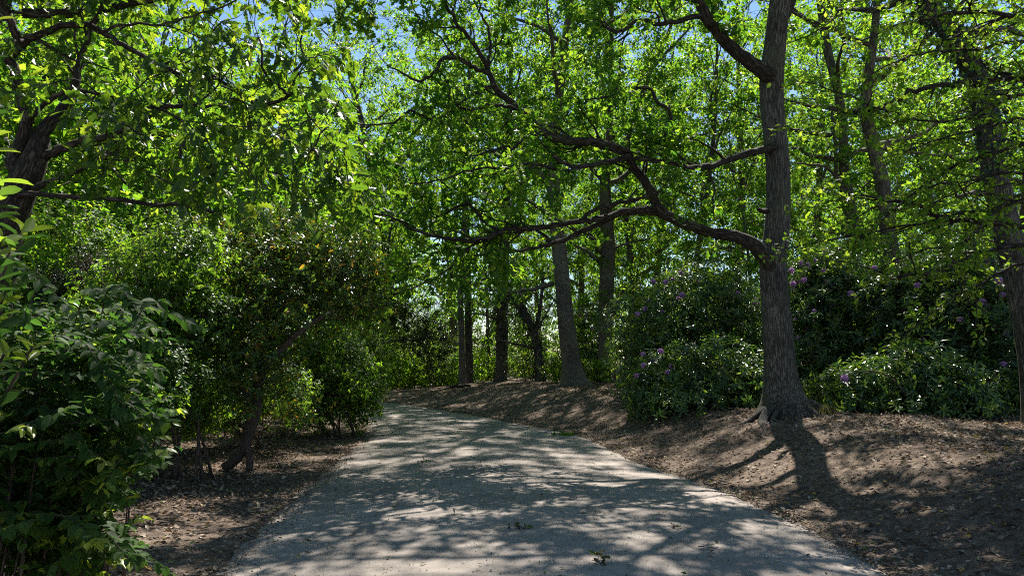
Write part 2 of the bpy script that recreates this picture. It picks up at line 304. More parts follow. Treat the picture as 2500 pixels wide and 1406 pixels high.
def leaf_on(md, tw, rng, k, tpl, size, spread=.05, nup=1., nr=.55, droop=.15, s0=.15, W=None, bare=None):
    Q, D, L = tw; n = len(Q); s = rng.uniform(s0, 1.05, (n, k)); Pp = (Q[:,None]+D[:,None]*(L[:,None]*s)[...,None]+rng.normal(0, spread, (n, k, 3))).reshape(-1, 3)
    Dd = (D[:,None]*.7+rng.normal(0, .65, (n, k, 3))-UP*droop).reshape(-1, 3); N = UP*nup+rng.normal(0, nr, (n*k, 3))
    S = rng.uniform(size[0], size[1], n*k)
    if bare is not None:                   # no leaves close under or before a bare limb
        keep = np.ones(len(Pp), bool)
        for q, r in bare: keep &= ~((np.hypot(Pp[:,0]-q[0], Pp[:,2]-q[2]) < r+.10) & (Pp[:,1] < q[1]+.1))
        Pp, Dd, N, S = Pp[keep], Dd[keep], N[keep], S[keep]
    leaves(md, tpl, Pp, Dd, N, S, W)
def limb(D0, D1, pts, k=4):
    """a limb measured in the photo: (x, y, width) in its pixels, distance running from D0 to D1"""
    n = len(pts); ds = np.linspace(D0, D1, n); q = np.array([[*P(x, y, d), w*.5*d/F] for (x, y, w), d in zip(pts, ds)]); q = catmull(q, k)
    return q[:,:3], np.maximum(q[:,3], .003)
def crook(br, rng, amt):
    p, r = br; w = rng.normal(0, amt, p.shape); w[0] = w[-1] = 0; return p+w, r

# generic forest tree: trunk, limbs, boughs, twigs; returns (trunk branch, wood MD, crown MD)
def forest(seed, h, cb, Rr, r0, trunk=None, nl=13, tpl=DIA, size=(.11,.17), k=44, per=4.2, secper=1.8, twl=(.2,.45), limbs=None, near=False, spread=.10, up=.12, tw=False, n=9, lump=.03, flare=None, wig=.12, extra=True, tau=1.1, cr=.27, shift=(0, 0)):
    rng = np.random.default_rng(seed); wood, crown = MD(), MD()
    if trunk is None:
        p, r = walk(rng, np.array([0, 0, -.15]), (rng.normal(0, .05), rng.normal(0, .05), 1), h, r0, r0*.12, 10, .05, .05); p = catmull(p, 3); r = np.interp(np.linspace(0, 1, len(p)), np.linspace(0, 1, len(r)), r); trunk = (p, r)
    tube(wood, trunk[0], trunk[1], n, lump, seed % 10, flare)
    z0, z1 = trunk[0][0][2], trunk[0][-1][2]; prim = []
    if extra:
        for i in range(nl):
            f = (i+rng.random())/nl; z = cb+(h-cb)*f*.97; t = np.clip((z-z0)/(z1-z0), 0, .99); q, T, r, _ = along(trunk, [t]); az = i*2.4+rng.normal(0, .4)
            e = .15+1.0*f+rng.normal(0, .15); L = Rr*(1.05-.65*f**1.5)*rng.uniform(.75, 1.15)
            d = np.array([math.cos(az)*math.cos(e), math.sin(az)*math.cos(e), math.sin(e)]); b = walk(rng, q[0], d, L, min(r[0]*.6, .03+.022*L), .012, 9, wig, .05); b = (catmull(b[0], 2), np.interp(np.linspace(0, 1, 2*len(b[0])-1), np.linspace(0, 1, len(b[0])), b[1])); prim.append(b)
    hand = [crook(l, rng, .012) for l in (limbs or [])]
    for b in prim+hand: tube(wood, b[0], b[1], 7 if near else 5, .05, rng.random()*5)
    sec = []
    for b in hand: sec += sprout(b, rng, 1.6, .5, 1.3, up=up, t0=.2)
    for b in prim: sec += sprout(b, rng, 1.2, .8, 2.0, up=up, t0=.25)
    for b in sec: tube(wood, b[0], b[1], 4)
    if hand: leaf_on(crown, twigs_of(sec[:max(1, len(sec)//2)], rng, 3.5, (.2, .4)), rng, 16, tpl, size, .10)
    # leaf clumps spread evenly through the crown, each on a twig from the nearest bough
    ar = math.pi*Rr*(h-cb)*.5; N = int(tau*ar/(math.pi*cr*cr)); V = 4.19*Rr*Rr*(h-cb)*.5; d = (V/N)**(1/3)
    hz = (h-cb)*.5*1.04; zc = (h+cb)*.5; gx = np.arange(-Rr*1.2, Rr*1.2, d); gzz = np.arange(-hz*1.2, hz*1.2, d)
    X = np.stack(np.meshgrid(gx, gx, gzz), -1).reshape(-1, 3); X = X+rng.uniform(-.5, .5, X.shape)*d
    rr = np.sqrt((X[:,0]/Rr)**2+(X[:,1]/Rr)**2+(X[:,2]/hz)**2); lim = 1+.16*np.sin(X[:,0]*1.3+seed)*np.cos(X[:,1]*1.1)+.10*np.sin(X[:,2]*1.7+X[:,0])
    X = X[(rr < lim) & (rr > .12)]; zz = X[:,2]+zc; ax = np.stack([np.interp(zz, trunk[0][:,2], trunk[0][:,k]) for k in (0, 1)], 1); X = np.column_stack([X[:,:2]+ax+np.array(shift), zz])
    nodes = np.vstack([b[0][2:] for b in prim+hand+sec]); near_i = np.concatenate([((X[a:a+200,None]-nodes[None])**2).sum(2).argmin(1) for a in range(0, len(X), 200)]); Q = nodes[near_i]; dd = X-Q; L = np.linalg.norm(dd, axis=1); ok = L < 2.4; X, Q, dd, L = X[ok], Q[ok], dd[ok], L[ok]
    mid = Q+dd*.55+rng.normal(0, .06, Q.shape)*L[:,None]+UP*.06*L[:,None]; prisms(wood, Q, mid, .010, .007); prisms(wood, mid, X, .007, .003)
    n = len(X); kk = k; tw3 = rng.normal(0, .5, (n, 3, 3)); sp = nrm(dd)[:,None]*.5+tw3; T3 = (X[:,None]+nrm(sp)*cr*.75).reshape(-1, 3); prisms(wood, np.repeat(X, 3, 0)-np.repeat(nrm(dd)*.08, 3, 0), T3, .0035, .0015)
    off = nrm(rng.normal(0, 1, (n, kk, 3)))*(rng.random((n, kk, 1))**.45)*cr*rng.uniform(.7, 1.35, (n, 1, 1))*np.array([1, 1, .7])
    leaves(crown, tpl, (X[:,None]+off).reshape(-1, 3), (off/cr*.8+rng.normal(0, .55, off.shape)-UP*.2).reshape(-1, 3), UP+rng.normal(0, .55, (n*kk, 3)), rng.uniform(size[0], size[1], n*kk))
    return trunk, wood, crown
def ivy_on(br, rng, n, size=(.05,.10), thick=.10, t0=0., t1=1.):
    t = t0+(t1-t0)*rng.random(n); q, T, r, _ = along(br, t); v = rng.normal(0, 1, (n, 3)); v = nrm(v-T*(v*T).sum(1, keepdims=True)); md = MD()
    leaves(md, DIA, q+v*(r+np.abs(rng.normal(0, thick, n)))[:,None], rng.normal(0, .5, (n, 3))-UP*.8+v*.3, v+rng.normal(0, .4, (n, 3)), rng.uniform(*size, n), 1.4); return md

def plant_tree(name, label, base, wood, crown, bark, leafm, group=None, ivy=None, cat='tree'):
    o = thing(name, label, cat, base, group); obj('trunk', wood, M[bark], o, base); obj('crown', crown, M[leafm], o, base, smooth=False)
    if ivy: obj('ivy', ivy, M['ivy_leaf'], o, base, smooth=False)
    return o
def ground_pt(x, y, d=.0): return np.array([x, y, gz(x, y)-d])

# ------------------------------------------------------------------ the big oak beside the path
def main_oak():
    rng = np.random.default_rng(11); D = 13.0
    tr = limb(D, D+.4, [(1922,1050,96),(1915,985,82),(1907,920,76),(1903,860,73),(1897,780,70),(1890,700,65),(1888,640,65),(1893,590,62),(1899,520,60),(1899,440,58),(1896,370,57),(1889,300,56),(1884,230,58),(1886,170,58),(1893,110,54),(1899,50,52),(1908,-20,52),(1925,-140,46),(1940,-300,42),(1948,-550,36),(1955,-850,28),(1965,-1200,20),(1960,-1550,12),(1965,-1850,6)], 4)
    limbs = {
     'big': limb(D, 11.6, [(1893,665,30),(1874,638,36),(1856,612,36),(1832,592,32),(1792,578,29),(1742,569,27),(1700,558,26),(1655,540,26),(1622,522,27),(1602,498,25),(1590,468,24),(1570,438,22),(1545,405,22),(1528,375,23),(1480,355,23),(1430,345,21),(1380,345,20),(1335,330,21),(1300,295,20),(1260,262,18),(1222,230,16),(1202,205,15),(1190,165,13),(1165,120,11),(1140,85,10),(1110,50,9),(1085,0,8),(1060,-60,6),(1020,-120,4)]),
     'low': limb(12.75, 11.0, [(1625,525,24),(1590,513,22),(1555,512,20),(1515,520,18),(1480,532,17),(1440,540,15),(1400,542,14),(1360,548,13),(1330,556,12),(1280,557,12),(1235,562,11),(1200,577,11),(1150,588,10),(1110,586,9),(1060,575,8),(1005,560,7),(960,532,6),(918,522,4)]),
     'low_loop': limb(12.5, 12.4, [(1500,528,14),(1450,552,13),(1400,575,12),(1360,592,11),(1340,588,10),(1330,575,8),(1300,555,6)]),
     'low_tail': limb(12.4, 11.9, [(1350,592,9),(1310,605,8),(1260,612,7),(1200,612,6),(1120,640,5),(1040,690,4),(960,720,3)]),
     'low_up': limb(11.9, 11.6, [(1225,565,9),(1190,550,8),(1165,520,8),(1140,497,7),(1110,510,6),(1070,528,5),(1050,505,4)]),
     'low_mid': limb(12.2, 11.9, [(1420,540,12),(1440,520,10),(1490,500,12),(1540,490,9),(1590,480,6)]),
     'mid': limb(D, 12.0, [(1888,358,24),(1848,370,20),(1815,378,18),(1770,393,16),(1735,405,15),(1700,412,14),(1650,402,13),(1600,392,12),(1550,386,10)]),
     'mid_tail': limb(12.2, 11.4, [(1540,380,16),(1500,392,14),(1450,402,13),(1405,408,11),(1370,395,10),(1350,380,6)]),
     'mid_left': limb(11.6, 11.0, [(1420,408,10),(1380,418,8),(1330,406,8),(1280,400,7),(1230,412,6),(1150,415,5),(1080,440,4),(1000,450,3)]),
     'fork': limb(13.1, 12.2, [(1884,190,42),(1862,175,38),(1835,155,34),(1800,130,32),(1765,95,30),(1738,60,28),(1718,25,27),(1700,-10,25),(1670,-80,22),(1640,-170,18),(1600,-280,12),(1560,-400,6)]),
     'fork_side': limb(12.6, 11.8, [(1740,62,16),(1700,42,14),(1650,54,12),(1600,58,11),(1560,50,10),(1530,70,9),(1500,80,7),(1470,60,4)]),
     'right_up': limb(13.2, 14.2, [(1905,60,34),(1925,10,32),(1940,-50,28),(1975,-150,22),(2020,-280,16),(2060,-420,8)]),
     'stub': limb(D, 12.8, [(1875,516,12),(1862,515,12),(1852,512,9)]),
     'b1': limb(11.5, 10.9, [(1208,210,11),(1180,218,10),(1145,238,9),(1105,264,8),(1070,292,7),(1032,285,6),(1000,270,6),(960,300,5),(910,305,4),(868,300,3)]),
     'b2': limb(11.5, 10.8, [(1195,180,13),(1165,168,12),(1140,155,11),(1110,140,11),(1076,150,10),(1062,175,8),(1048,190,8),(1020,198,7),(985,180,5),(945,160,3)]),
     'b3': limb(11.6, 11.2, [(1255,265,9),(1215,258,8),(1180,260,7),(1150,268,6),(1100,262,4)]),
     'b4': limb(11.7, 11.3, [(1318,325,10),(1290,330,9),(1270,345,8),(1250,365,7),(1222,362,6),(1190,372,5),(1150,382,3)]),
     'b5': limb(11.4, 10.9, [(1192,170,8),(1194,130,8),(1196,95,7),(1190,60,6),(1172,28,5),(1165,-30,4)]),
     'c1': limb(12.3, 12.0, [(1620,345,9),(1635,300,9),(1632,268,9),(1605,250,9),(1585,215,9),(1560,216,8),(1520,225,7),(1470,240,5),(1430,245,3)])}
    lob = [(-1.75, 1.3, .35), (-2.55, 1.2, .3), (-.5, 1.1, .4), (-1.1, .8, .28), (.6, .9, .5), (1.6, 1., .5), (2.8, 1., .5)]
    base = ground_pt(tr[0][0][0], D)
    rngl = rng; crown, tk = MD(), MD(); tube(tk, tr[0], tr[1], 40, .014, 2, (.28, .75, lob, .2))
    o = thing('oak_tree', 'large grey oak with the thick twisting limb that reaches out low over the path', 'tree', base)
    obj('trunk', tk, M['oak_bark'], o, base)
    sec = []; bare = []
    for k in ('big', 'low', 'mid', 'fork', 'mid_tail'):
        p, r = limbs[k]; m = int(len(p)*.8); bare += [(p[i], r[i]) for i in range(m)]+[((p[i]+p[i+1])/2, r[i]) for i in range(m-1)]
    for k, l in limbs.items():
        l = crook(l, rng, .010); md = MD(); tube(md, l[0], l[1], 12, .035, rng.random()*9)
        if k == 'stub': obj('branch_stub', md, M['limb_bark'], o, base); continue
        s = sprout(l, rng, 2.4 if k[0] in 'bc' and k[1] in '12345' else 3.5, .5, 1.6, ang=(.5, 1.3), up=.12, flat=.75, wig=.22, t0=.32 if k in ('big', 'fork', 'mid', 'low') else .2, seg=7, bias=(0, .9, .35))
        if k in ('big', 'low'): s += sprout(l, rng, 1.2, .4, 1.0, up=.3, flat=.6, wig=.22, t0=.4, bias=(0, .6, .8))
        if k[:3] == 'low': s += sprout(l, rng, 2.2, .4, 1.1, up=-.05, flat=.6, wig=.2, t0=.3, bias=(-.2, .5, -.5))
        for b in s: tube(md, b[0], b[1], 5)
        sec += s; tw = twigs_of(s, rng, 9, (.18, .45), t0=.3); prisms(md, tw[0], tw[0]+tw[1]*tw[2][:,None], .004, .0015); leaf_on(crown, tw, rng, 17, OAKS, (.09, .15), .07, 1., .6, .2, bare=bare)
        obj('branch', md, M['limb_bark'], o, base)
    # upper crown, above the picture: it shades the path
    wd = MD(); _, w2, c2 = forest(77, 20.5, 7.9, 7.4, .3, trunk=tr, nl=26, tpl=DIA, size=(.13,.19), k=80, n=5, tau=1.3, cr=.40, shift=(-1.0, .3))
    tube(wd, tr[0][-3:], tr[1][-3:]*.9, 5)
    up_b = MD(); V = np.vstack(w2.V[1:]); 
    # the limbs of the upper crown as one bough structure
    off = len(w2.V[0])
    for v, l, t, a in zip(w2.V[1:], w2.Lp[1:], w2.T[1:], w2.A[1:]): up_b.add(v, l-l.min(), t, a)
    obj('upper_boughs', up_b, M['limb_bark'], o, base)
    for v, l, t in zip(c2.V, c2.Lp, c2.T): crown.add(v, l-l.min(), t)
    obj('crown', crown, M['oak_leaf'], o, base, smooth=False)
    for az, L, r in ((-1.75,1.0,.085),(-2.5,1.7,.10),(-2.2,1.3,.05),(-1.05,.8,.07),(-.45,1.1,.08),(-2.9,1.2,.06)):
        x, y = base[0]+math.cos(az)*.34, base[1]+math.sin(az)*.34; pts = []; a = az
        for i in range(9):
            pts.append((x, y, gz(x, y)+(.16*(1-i/3) if i < 3 else 0)+.02-i*.008)); a += rng.normal(0, .16); x += math.cos(a)*L/9; y += math.sin(a)*L/9
        md = MD(); tube(md, catmull(pts, 3), np.linspace(r, .012, 25), 8, .06, az); obj('root', md, M['root_bark'], o, base)
    # moss on top of the great limb
main_oak()

# ------------------------------------------------------------------ other trees measured in the photo
def far_pair(name, label, D, tr, limbs, seed, bark, h, cb, Rr, nl=11, lump=.02, flare=None, ivy=0, leafm='oak_leaf', group=None, n=14, k=50, tau=1.05, D1=None, shift=(0, 0), tpl=DIA, size=(.11,.17), ivyr=(0, .8), per=4.4):
    t = limb(D, D1 or D, tr, 4); b = ground_pt(t[0][0][0], D)
    tk, wood, crown = forest(seed, h, cb, Rr, .3, trunk=t, nl=nl, limbs=[limb(D, d1, l) for d1, l in limbs], near=False, n=n, lump=lump, flare=flare, k=k, tpl=tpl, size=size, tau=tau, shift=shift)
    iv = ivy_on(t, np.random.default_rng(seed+1), ivy, t0=ivyr[0], t1=ivyr[1]) if ivy else None
    return plant_tree(name, label, b, wood, crown, bark, leafm, group, iv)
fl3 = [(-1.6, .8, .5), (-2.8, .9, .5), (-.3, 1., .5), (1.4, .8, .6)]
far_pair('leaning_tree', 'pale smooth trunk leaning gently, standing on the bare bank where the path bends', 25, [(1405,966,60),(1400,935,52),(1394,880,45),(1384,800,42),(1374,700,38),(1364,600,36),(1355,520,33),(1352,440,31),(1356,360,26),(1360,280,24),(1368,205,22),(1378,120,20),(1388,40,18),(1395,-60,16),(1400,-220,13),(1405,-420,9),(1410,-640,5)],
  [(24, [(1350,692,13),(1320,700,11),(1290,708,9),(1230,713,7),(1170,705,4)]), (24, [(1350,530,10),(1310,505,9),(1288,490,8),(1262,485,7),(1232,497,4)]), (25.5, [(1346,460,18),(1322,425,16),(1300,405,13),(1280,395,10),(1245,378,6),(1200,370,3)]), (24.5, [(1335,522,14),(1326,518,10),(1322,512,3)])], 21, 'grey_bark', 21, 8, 5.2, flare=(.3, .7, fl3, .25), nl=17)
far_pair('forked_tree', 'upright trunk with a dark groove, forking into rising limbs behind the pale leaning tree', 28, [(1482,910,42),(1479,856,36),(1478,800,35),(1480,700,36),(1484,620,36),(1482,560,33),(1480,500,30),(1478,440,26),(1482,390,18),(1487,330,16),(1490,250,14),(1492,120,11),(1495,-50,10),(1497,-250,7),(1500,-450,4)],
  [(28, [(1474,445,14),(1445,412,12),(1420,390,10),(1390,350,8),(1360,300,5)]), (28.6, [(1488,450,17),(1528,427,14),(1586,358,12),(1637,300,9),(1690,230,6)]), (29, [(1492,425,15),(1530,345,14),(1560,258,13),(1598,152,12),(1640,60,9),(1665,-30,6)]), (29, [(1590,170,10),(1630,125,8),(1672,82,6),(1710,40,3)]), (27.5, [(1468,642,12),(1430,612,9),(1403,600,6)]), (27, [(1468,617,14),(1445,580,11),(1425,565,8),(1395,555,4)]), (27.6, [(1500,606,8),(1540,592,6),(1587,582,4)]), (28, [(1497,770,12),(1510,735,12),(1526,700,13)])], 22, 'grey_bark', 20.5, 8, 5.2, lump=.045, nl=15)
far_pair('slim_tree', 'slim pale trunk with no low branches, standing on the crest beside a short log', 30, [(1129,965,20),(1128,880,17),(1126,800,16),(1124,740,15),(1128,640,14),(1135,500,12),(1140,350,10),(1145,200,8),(1150,50,5)], [], 23, 'grey_bark', 14, 7.5, 3.4, nl=8, n=9)
far_pair('ivy_tree', 'narrow dark trunk wrapped in ivy, directly behind the slim pale trunk', 31.5, [(1147,960,18),(1144,800,18),(1141,650,16),(1138,500,12),(1137,350,9),(1135,200,5)], [], 24, 'far_bark', 11.5, 7, 3.2, nl=7, ivy=900, n=8)
far_pair('ivy_tree', 'broad straight trunk cloaked in dark ivy on the crest at the bend', 31, [(1220,962,40),(1224,900,31),(1226,820,30),(1228,700,28),(1232,560,24),(1240,400,18),(1245,250,13),(1250,100,7)], [(30, [(1226,790,8),(1190,770,6),(1150,765,4)])], 25, 'far_bark', 14.5, 8, 4, nl=9, ivy=1600, n=10)
far_pair('holly_tree', 'dark leaning trunk with sparse dark leaves, arching away from the pale leaning tree', 29, [(1322,950,30),(1316,880,22),(1308,830,22),(1290,780,20),(1262,740,16),(1235,715,14),(1205,690,11),(1170,680,6)],
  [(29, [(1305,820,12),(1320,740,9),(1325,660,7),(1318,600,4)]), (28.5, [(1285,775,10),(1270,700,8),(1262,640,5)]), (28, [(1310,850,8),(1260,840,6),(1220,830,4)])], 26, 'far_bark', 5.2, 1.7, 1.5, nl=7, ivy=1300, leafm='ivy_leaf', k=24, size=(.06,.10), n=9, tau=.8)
far_pair('background_oak', 'crooked trunk with a bare elbow limb, rising from the rhododendrons behind the big oak', 22, [(2097,800,36),(2090,680,33),(2081,560,32),(2069,480,32),(2062,420,26),(2058,340,24),(2052,260,21),(2032,170,21),(2020,120,22),(2010,60,20),(2000,-20,18),(1990,-150,14),(1985,-380,10),(1980,-650,5)],
  [(21.5, [(2066,465,14),(2046,442,12),(2041,390,10),(2036,320,9),(2031,270,6)]), (21.5, [(2058,392,12),(2010,383,11),(1975,378,10),(1955,365,8),(1930,361,5)]), (21, [(2062,455,8),(2020,410,7),(1975,402,6),(1925,398,3)])], 27, 'far_bark', 18.5, 6.5, 4.9, nl=13, tau=.35)
far_pair('background_oak', 'trunk that kinks over to one side beside the trunk with the elbow limb', 20, [(2195,800,44),(2182,660,40),(2166,550,37),(2155,455,36),(2138,380,32),(2119,305,30),(2112,270,28),(2118,200,26),(2130,120,22),(2140,20,18),(2145,-150,13),(2150,-400,9),(2150,-720,5)], [(19.5, [(2165,540,14),(2185,515,12),(2230,500,9),(2290,480,5)])], 28, 'far_bark', 17.5, 6.2, 4.9, nl=13, tau=.35)
far_pair('young_tree', 'thin leaning stem among the rhododendrons between the forked tree and the big oak', 27, [(1688,830,16),(1697,690,16),(1706,600,15),(1718,520,14),(1726,470,13),(1735,400,12),(1745,300,10),(1750,150,7),(1755,0,4)], [(27, [(1722,490,7),(1690,480,6),(1650,460,4)])], 29, 'far_bark', 12, 5, 3.4, nl=11, n=8)
# ivy tree at the edge of the picture
far_pair('ivy_tree', 'stout ivy-topped trunk rising out of the rhododendrons, bent over towards the path', 11, [(2546,1085,87),(2538,1020,78),(2528,900,72),(2508,780,68),(2488,690,65),(2458,560,62),(2432,430,60),(2413,300,60),(2391,210,55),(2354,130,52),(2304,60,47),(2249,-20,42),(2194,-130,35),(2154,-280,26),(2124,-450,16),(2109,-620,6)],
  [(10.8, [(2432,478,20),(2400,470,17),(2360,476,13),(2335,478,9)])], 30, 'oak_bark', 11, 6.2, 3.6, nl=11, ivy=1500, n=22, lump=.02, ivyr=(.36, .72), leafm='hornbeam_leaf', size=(.07,.11), tau=.35)

# ------------------------------------------------------------------ near oak over the verge, with large lobed leaves
def near_oak():
    rng = np.random.default_rng(41); D = 8.0
    tr = limb(D, D, [(-70,1130,120),(-60,1000,105),(-35,800,96),(-5,640,90),(22,540,84),(48,470,78),(72,420,70),(92,372,56),(100,335,44)])
    L = {'stem': limb(D, 7.3, [(62,430,44),(30,392,34),(46,355,31),(64,310,30),(67,280,28),(52,240,27),(42,200,25),(36,165,24),(22,148,24),(40,118,26),(56,104,24),(100,85,18),(150,66,16),(205,61,15),(250,78,14),(300,111,13),(340,135,12),(375,151,11),(430,175,9),(505,182,9),(577,222,8),(625,254,8),(666,248,9),(706,234,9),(716,205,8),(722,172,7),(744,148,6),(735,113,5),(748,44,4)]),
         'top': limb(7.8, 7.4, [(48,112,22),(38,85,20),(22,45,18),(8,0,16),(0,-60,14),(20,-140,9)]),
         'c': limb(7.9, 7.0, [(72,290,14),(100,262,12),(137,236,12),(170,217,11),(205,222,9),(266,236,8),(341,249,8),(393,266,7),(444,297,5),(480,320,3)]),
         'd': limb(D, 8.4, [(88,345,36),(110,312,34),(135,292,32),(155,268,30),(172,238,26),(188,190,20),(205,120,14),(240,40,9),(260,-60,6)]),
         'e': limb(D, 7.2, [(95,385,26),(140,366,22),(174,355,20),(218,341,18),(283,331,16),(338,307,14),(369,280,13),(400,264,11),(444,260,10),(495,259,8),(560,262,6),(620,285,4)]),
         'f': limb(D, 7.5, [(52,470,22),(90,455,18),(154,430,15),(205,406,14),(270,372,12),(320,345,9),(380,330,6),(450,340,4)]),
         'g': limb(7.9, 7.2, [(20,478,22),(100,475,13),(180,480,13),(260,485,13),(350,497,11),(440,503,10),(500,510,9),(546,527,6)]),
         'h': limb(7.0, 6.6, [(706,234,7),(690,218,7),(660,195,6),(640,165,6),(640,130,5),(630,90,4)]),
         'i': limb(7.2, 6.7, [(250,78,8),(320,60,7),(390,60,6),(470,40,5),(560,10,4),(620,-30,3)])}
    base = ground_pt(tr[0][0][0], D); o = thing('near_oak', 'dark many-stemmed oak with large lobed leaves, overhanging the evergreen shrubs', 'tree', base)
    md = MD(); tube(md, tr[0], tr[1], 20, .03, 3); obj('trunk', md, M['limb_bark'], o, base); crown = MD()
    for k, l in L.items():
        l = crook(l, rng, .008); md = MD(); tube(md, l[0], l[1], 10, .05, rng.random()*9)
        if k != 'g':
            s = sprout(l, rng, 5.2, .4, 1.25, ang=(.5, 1.3), up=.0, flat=.8, wig=.2, t0=.30, seg=6, sag=.05)
            for b in s: tube(md, b[0], b[1], 5)
            tw = twigs_of(s, rng, 5.5, (.12, .30), up=-.1, t0=.25); prisms(md, tw[0], tw[0]+tw[1]*tw[2][:,None], .0035, .0015); leaf_on(crown, tw, rng, 8, OAK, (.10, .165), .04, .7, .6, .55)
        obj('branch', md, M['limb_bark'], o, base)
    # tips that hang down over the shrubs
    hang = []
    for x, y in ((560,330),(600,380),(700,380),(730,420),(770,380),(660,430),(560,430),(520,380),(760,450),(350,420),(420,470),(300,380),(640,500),(720,480),(800,400),(840,440),(540,300),(470,310),(740,350),(820,350),(560,500),(260,430),(380,520),(480,400),(430,380),(580,480),(800,470)):
        q = P(x, y-90, 6.9+rng.normal(0, .3)); hang.append(walk(rng, q, (rng.normal(.3, .4), rng.normal(0, .4), -.2), .55, .008, .003, 6, .2, -.08))
    for b in hang:
        md = MD(); tube(md, b[0], b[1], 5); tw = twigs_of([b], rng, 9, (.12, .25), up=-.15); prisms(md, tw[0], tw[0]+tw[1]*tw[2][:,None], .0035, .0015); leaf_on(crown, tw, rng, 5, OAK, (.11, .17), .07, .6, .7, .5); obj('branch', md, M['limb_bark'], o, base)
    # the part of the crown above the picture
    t2 = (np.array([P(72,420,D), P(60,200,D), P(50,-100,8.2), P(60,-450,8.4), P(80,-900,8.6)]), np.array([.12,.10,.08,.05,.02])); t2 = (catmull(t2[0], 4), np.interp(np.linspace(0, 1, 17), np.linspace(0, 1, 5), t2[1]))
    _, w, c = forest(43, 9.0, 5.0, 4.4, .1, trunk=t2, nl=13, tpl=OAKS, size=(.12,.18), k=34, tau=1.2)
    for v, l, t in zip(c.V, c.Lp, c.T): crown.add(v, l-l.min(), t)
    ub = MD(); [ub.add(v, l-l.min(), t, a) for v, l, t, a in zip(w.V[1:], w.Lp[1:], w.T[1:], w.A[1:])]; obj('upper_boughs', ub, M['limb_bark'], o, base)
    obj('crown', crown, M['dark_oak_leaf'], o, base, smooth=False)
near_oak()

# ------------------------------------------------------------------ light small-leaved tree whose boughs reach in from the side
def hornbeam():
    rng = np.random.default_rng(51); base = ground_pt(7.6, 9.2)
    tr = (catmull([[7.6,9.2,base[2]-.1],[7.55,9.2,2],[7.6,9.15,4.5],[7.5,9.1,8],[7.4,9.1,12]], 5), np.linspace(.24, .04, 21))
    o = thing('hornbeam_tree', 'light green small-leaved tree sending layered twiggy boughs in from beside the bent ivy-topped trunk', 'tree', base)
    md = MD(); tube(md, tr[0], tr[1], 14, .03, 1); obj('trunk', md, M['limb_bark'], o, base); crown = MD()
    def root(py): q = along(tr, [np.clip((P(2850, py, 9.2)[2]-base[2])/9, .1, .95)])[0][0]; return q
    L = [[(2600,170,20),(2500,186,17),(2440,192,16),(2390,200,15),(2300,208,13),(2232,222,11),(2182,246,9),(2150,264,8),(2100,272,6),(2040,262,4)],
         [(2600,570,16),(2500,553,14),(2420,545,13),(2300,530,12),(2230,495,10),(2150,487,7),(2060,470,4)], [(2650,560,16),(2560,590,14),(2430,610,12),(2340,640,11),(2290,662,9),(2200,675,7),(2120,655,4)],
         [(2620,40,14),(2500,40,12),(2350,30,9),(2200,60,6),(2080,110,4)], [(2600,330,12),(2480,360,10),(2300,420,8),(2150,540,5),(2100,600,3)], [(2600,220,10),(2480,235,8),(2300,300,6),(2080,235,4),(1960,200,3)],
         [(2650,430,12),(2450,500,9),(2250,545,6),(2030,585,4),(1915,605,3)], [(2600,-60,12),(2450,-30,9),(2300,-10,6),(2150,0,4)], [(2600,450,10),(2500,420,8),(2380,440,6),(2260,460,4)], [(2600,650,10),(2500,640,8),(2400,690,6),(2280,760,4),(2200,830,3)],
         [(2600,110,9),(2480,100,8),(2380,120,6),(2250,130,4),(2130,180,3)], [(2600,300,9),(2500,290,7),(2420,310,5),(2300,340,4),(2180,380,3)], [(2600,500,9),(2480,480,7),(2350,590,5),(2250,610,3)]]
    for i, pl in enumerate(L):
        l = limb(9.0-.1*(i % 3), 7.9+.5*rng.random(), pl); q = root(pl[0][1]); l = (np.vstack([q, l[0]]), np.r_[l[1][0]*1.3, l[1]]); l = crook(l, rng, .012); m2 = MD(); tube(m2, l[0], l[1], 8, .05, i)
        s = sprout(l, rng, 4.5, .35, 1.1, ang=(.4, 1.1), up=-.03, flat=.45, wig=.12, t0=.36, seg=6)
        for b in s: tube(m2, b[0], b[1], 4)
        tw = twigs_of(s+[l], rng, 9, (.12, .34), up=0, flat=.4, t0=.4); prisms(m2, tw[0], tw[0]+tw[1]*tw[2][:,None], .003, .001); leaf_on(crown, tw, rng, 8, ELL, (.045, .08), .025, 1.2, .45, .05, W=1.35)
        obj('branch', m2, M['limb_bark'], o, base)
    _, w, c = forest(53, 12, 5.8, 4.2, .2, trunk=tr, nl=13, tpl=DIA, size=(.08,.13), k=60, tau=.28)
    ub = MD(); [ub.add(v, l-l.min(), t, a) for v, l, t, a in zip(w.V[1:], w.Lp[1:], w.T[1:], w.A[1:])]; obj('upper_boughs', ub, M['limb_bark'], o, base)
    for v, l, t in zip(c.V, c.Lp, c.T): crown.add(v, l-l.min(), t)
    obj('crown', crown, M['hornbeam_leaf'], o, base, smooth=False)
hornbeam()

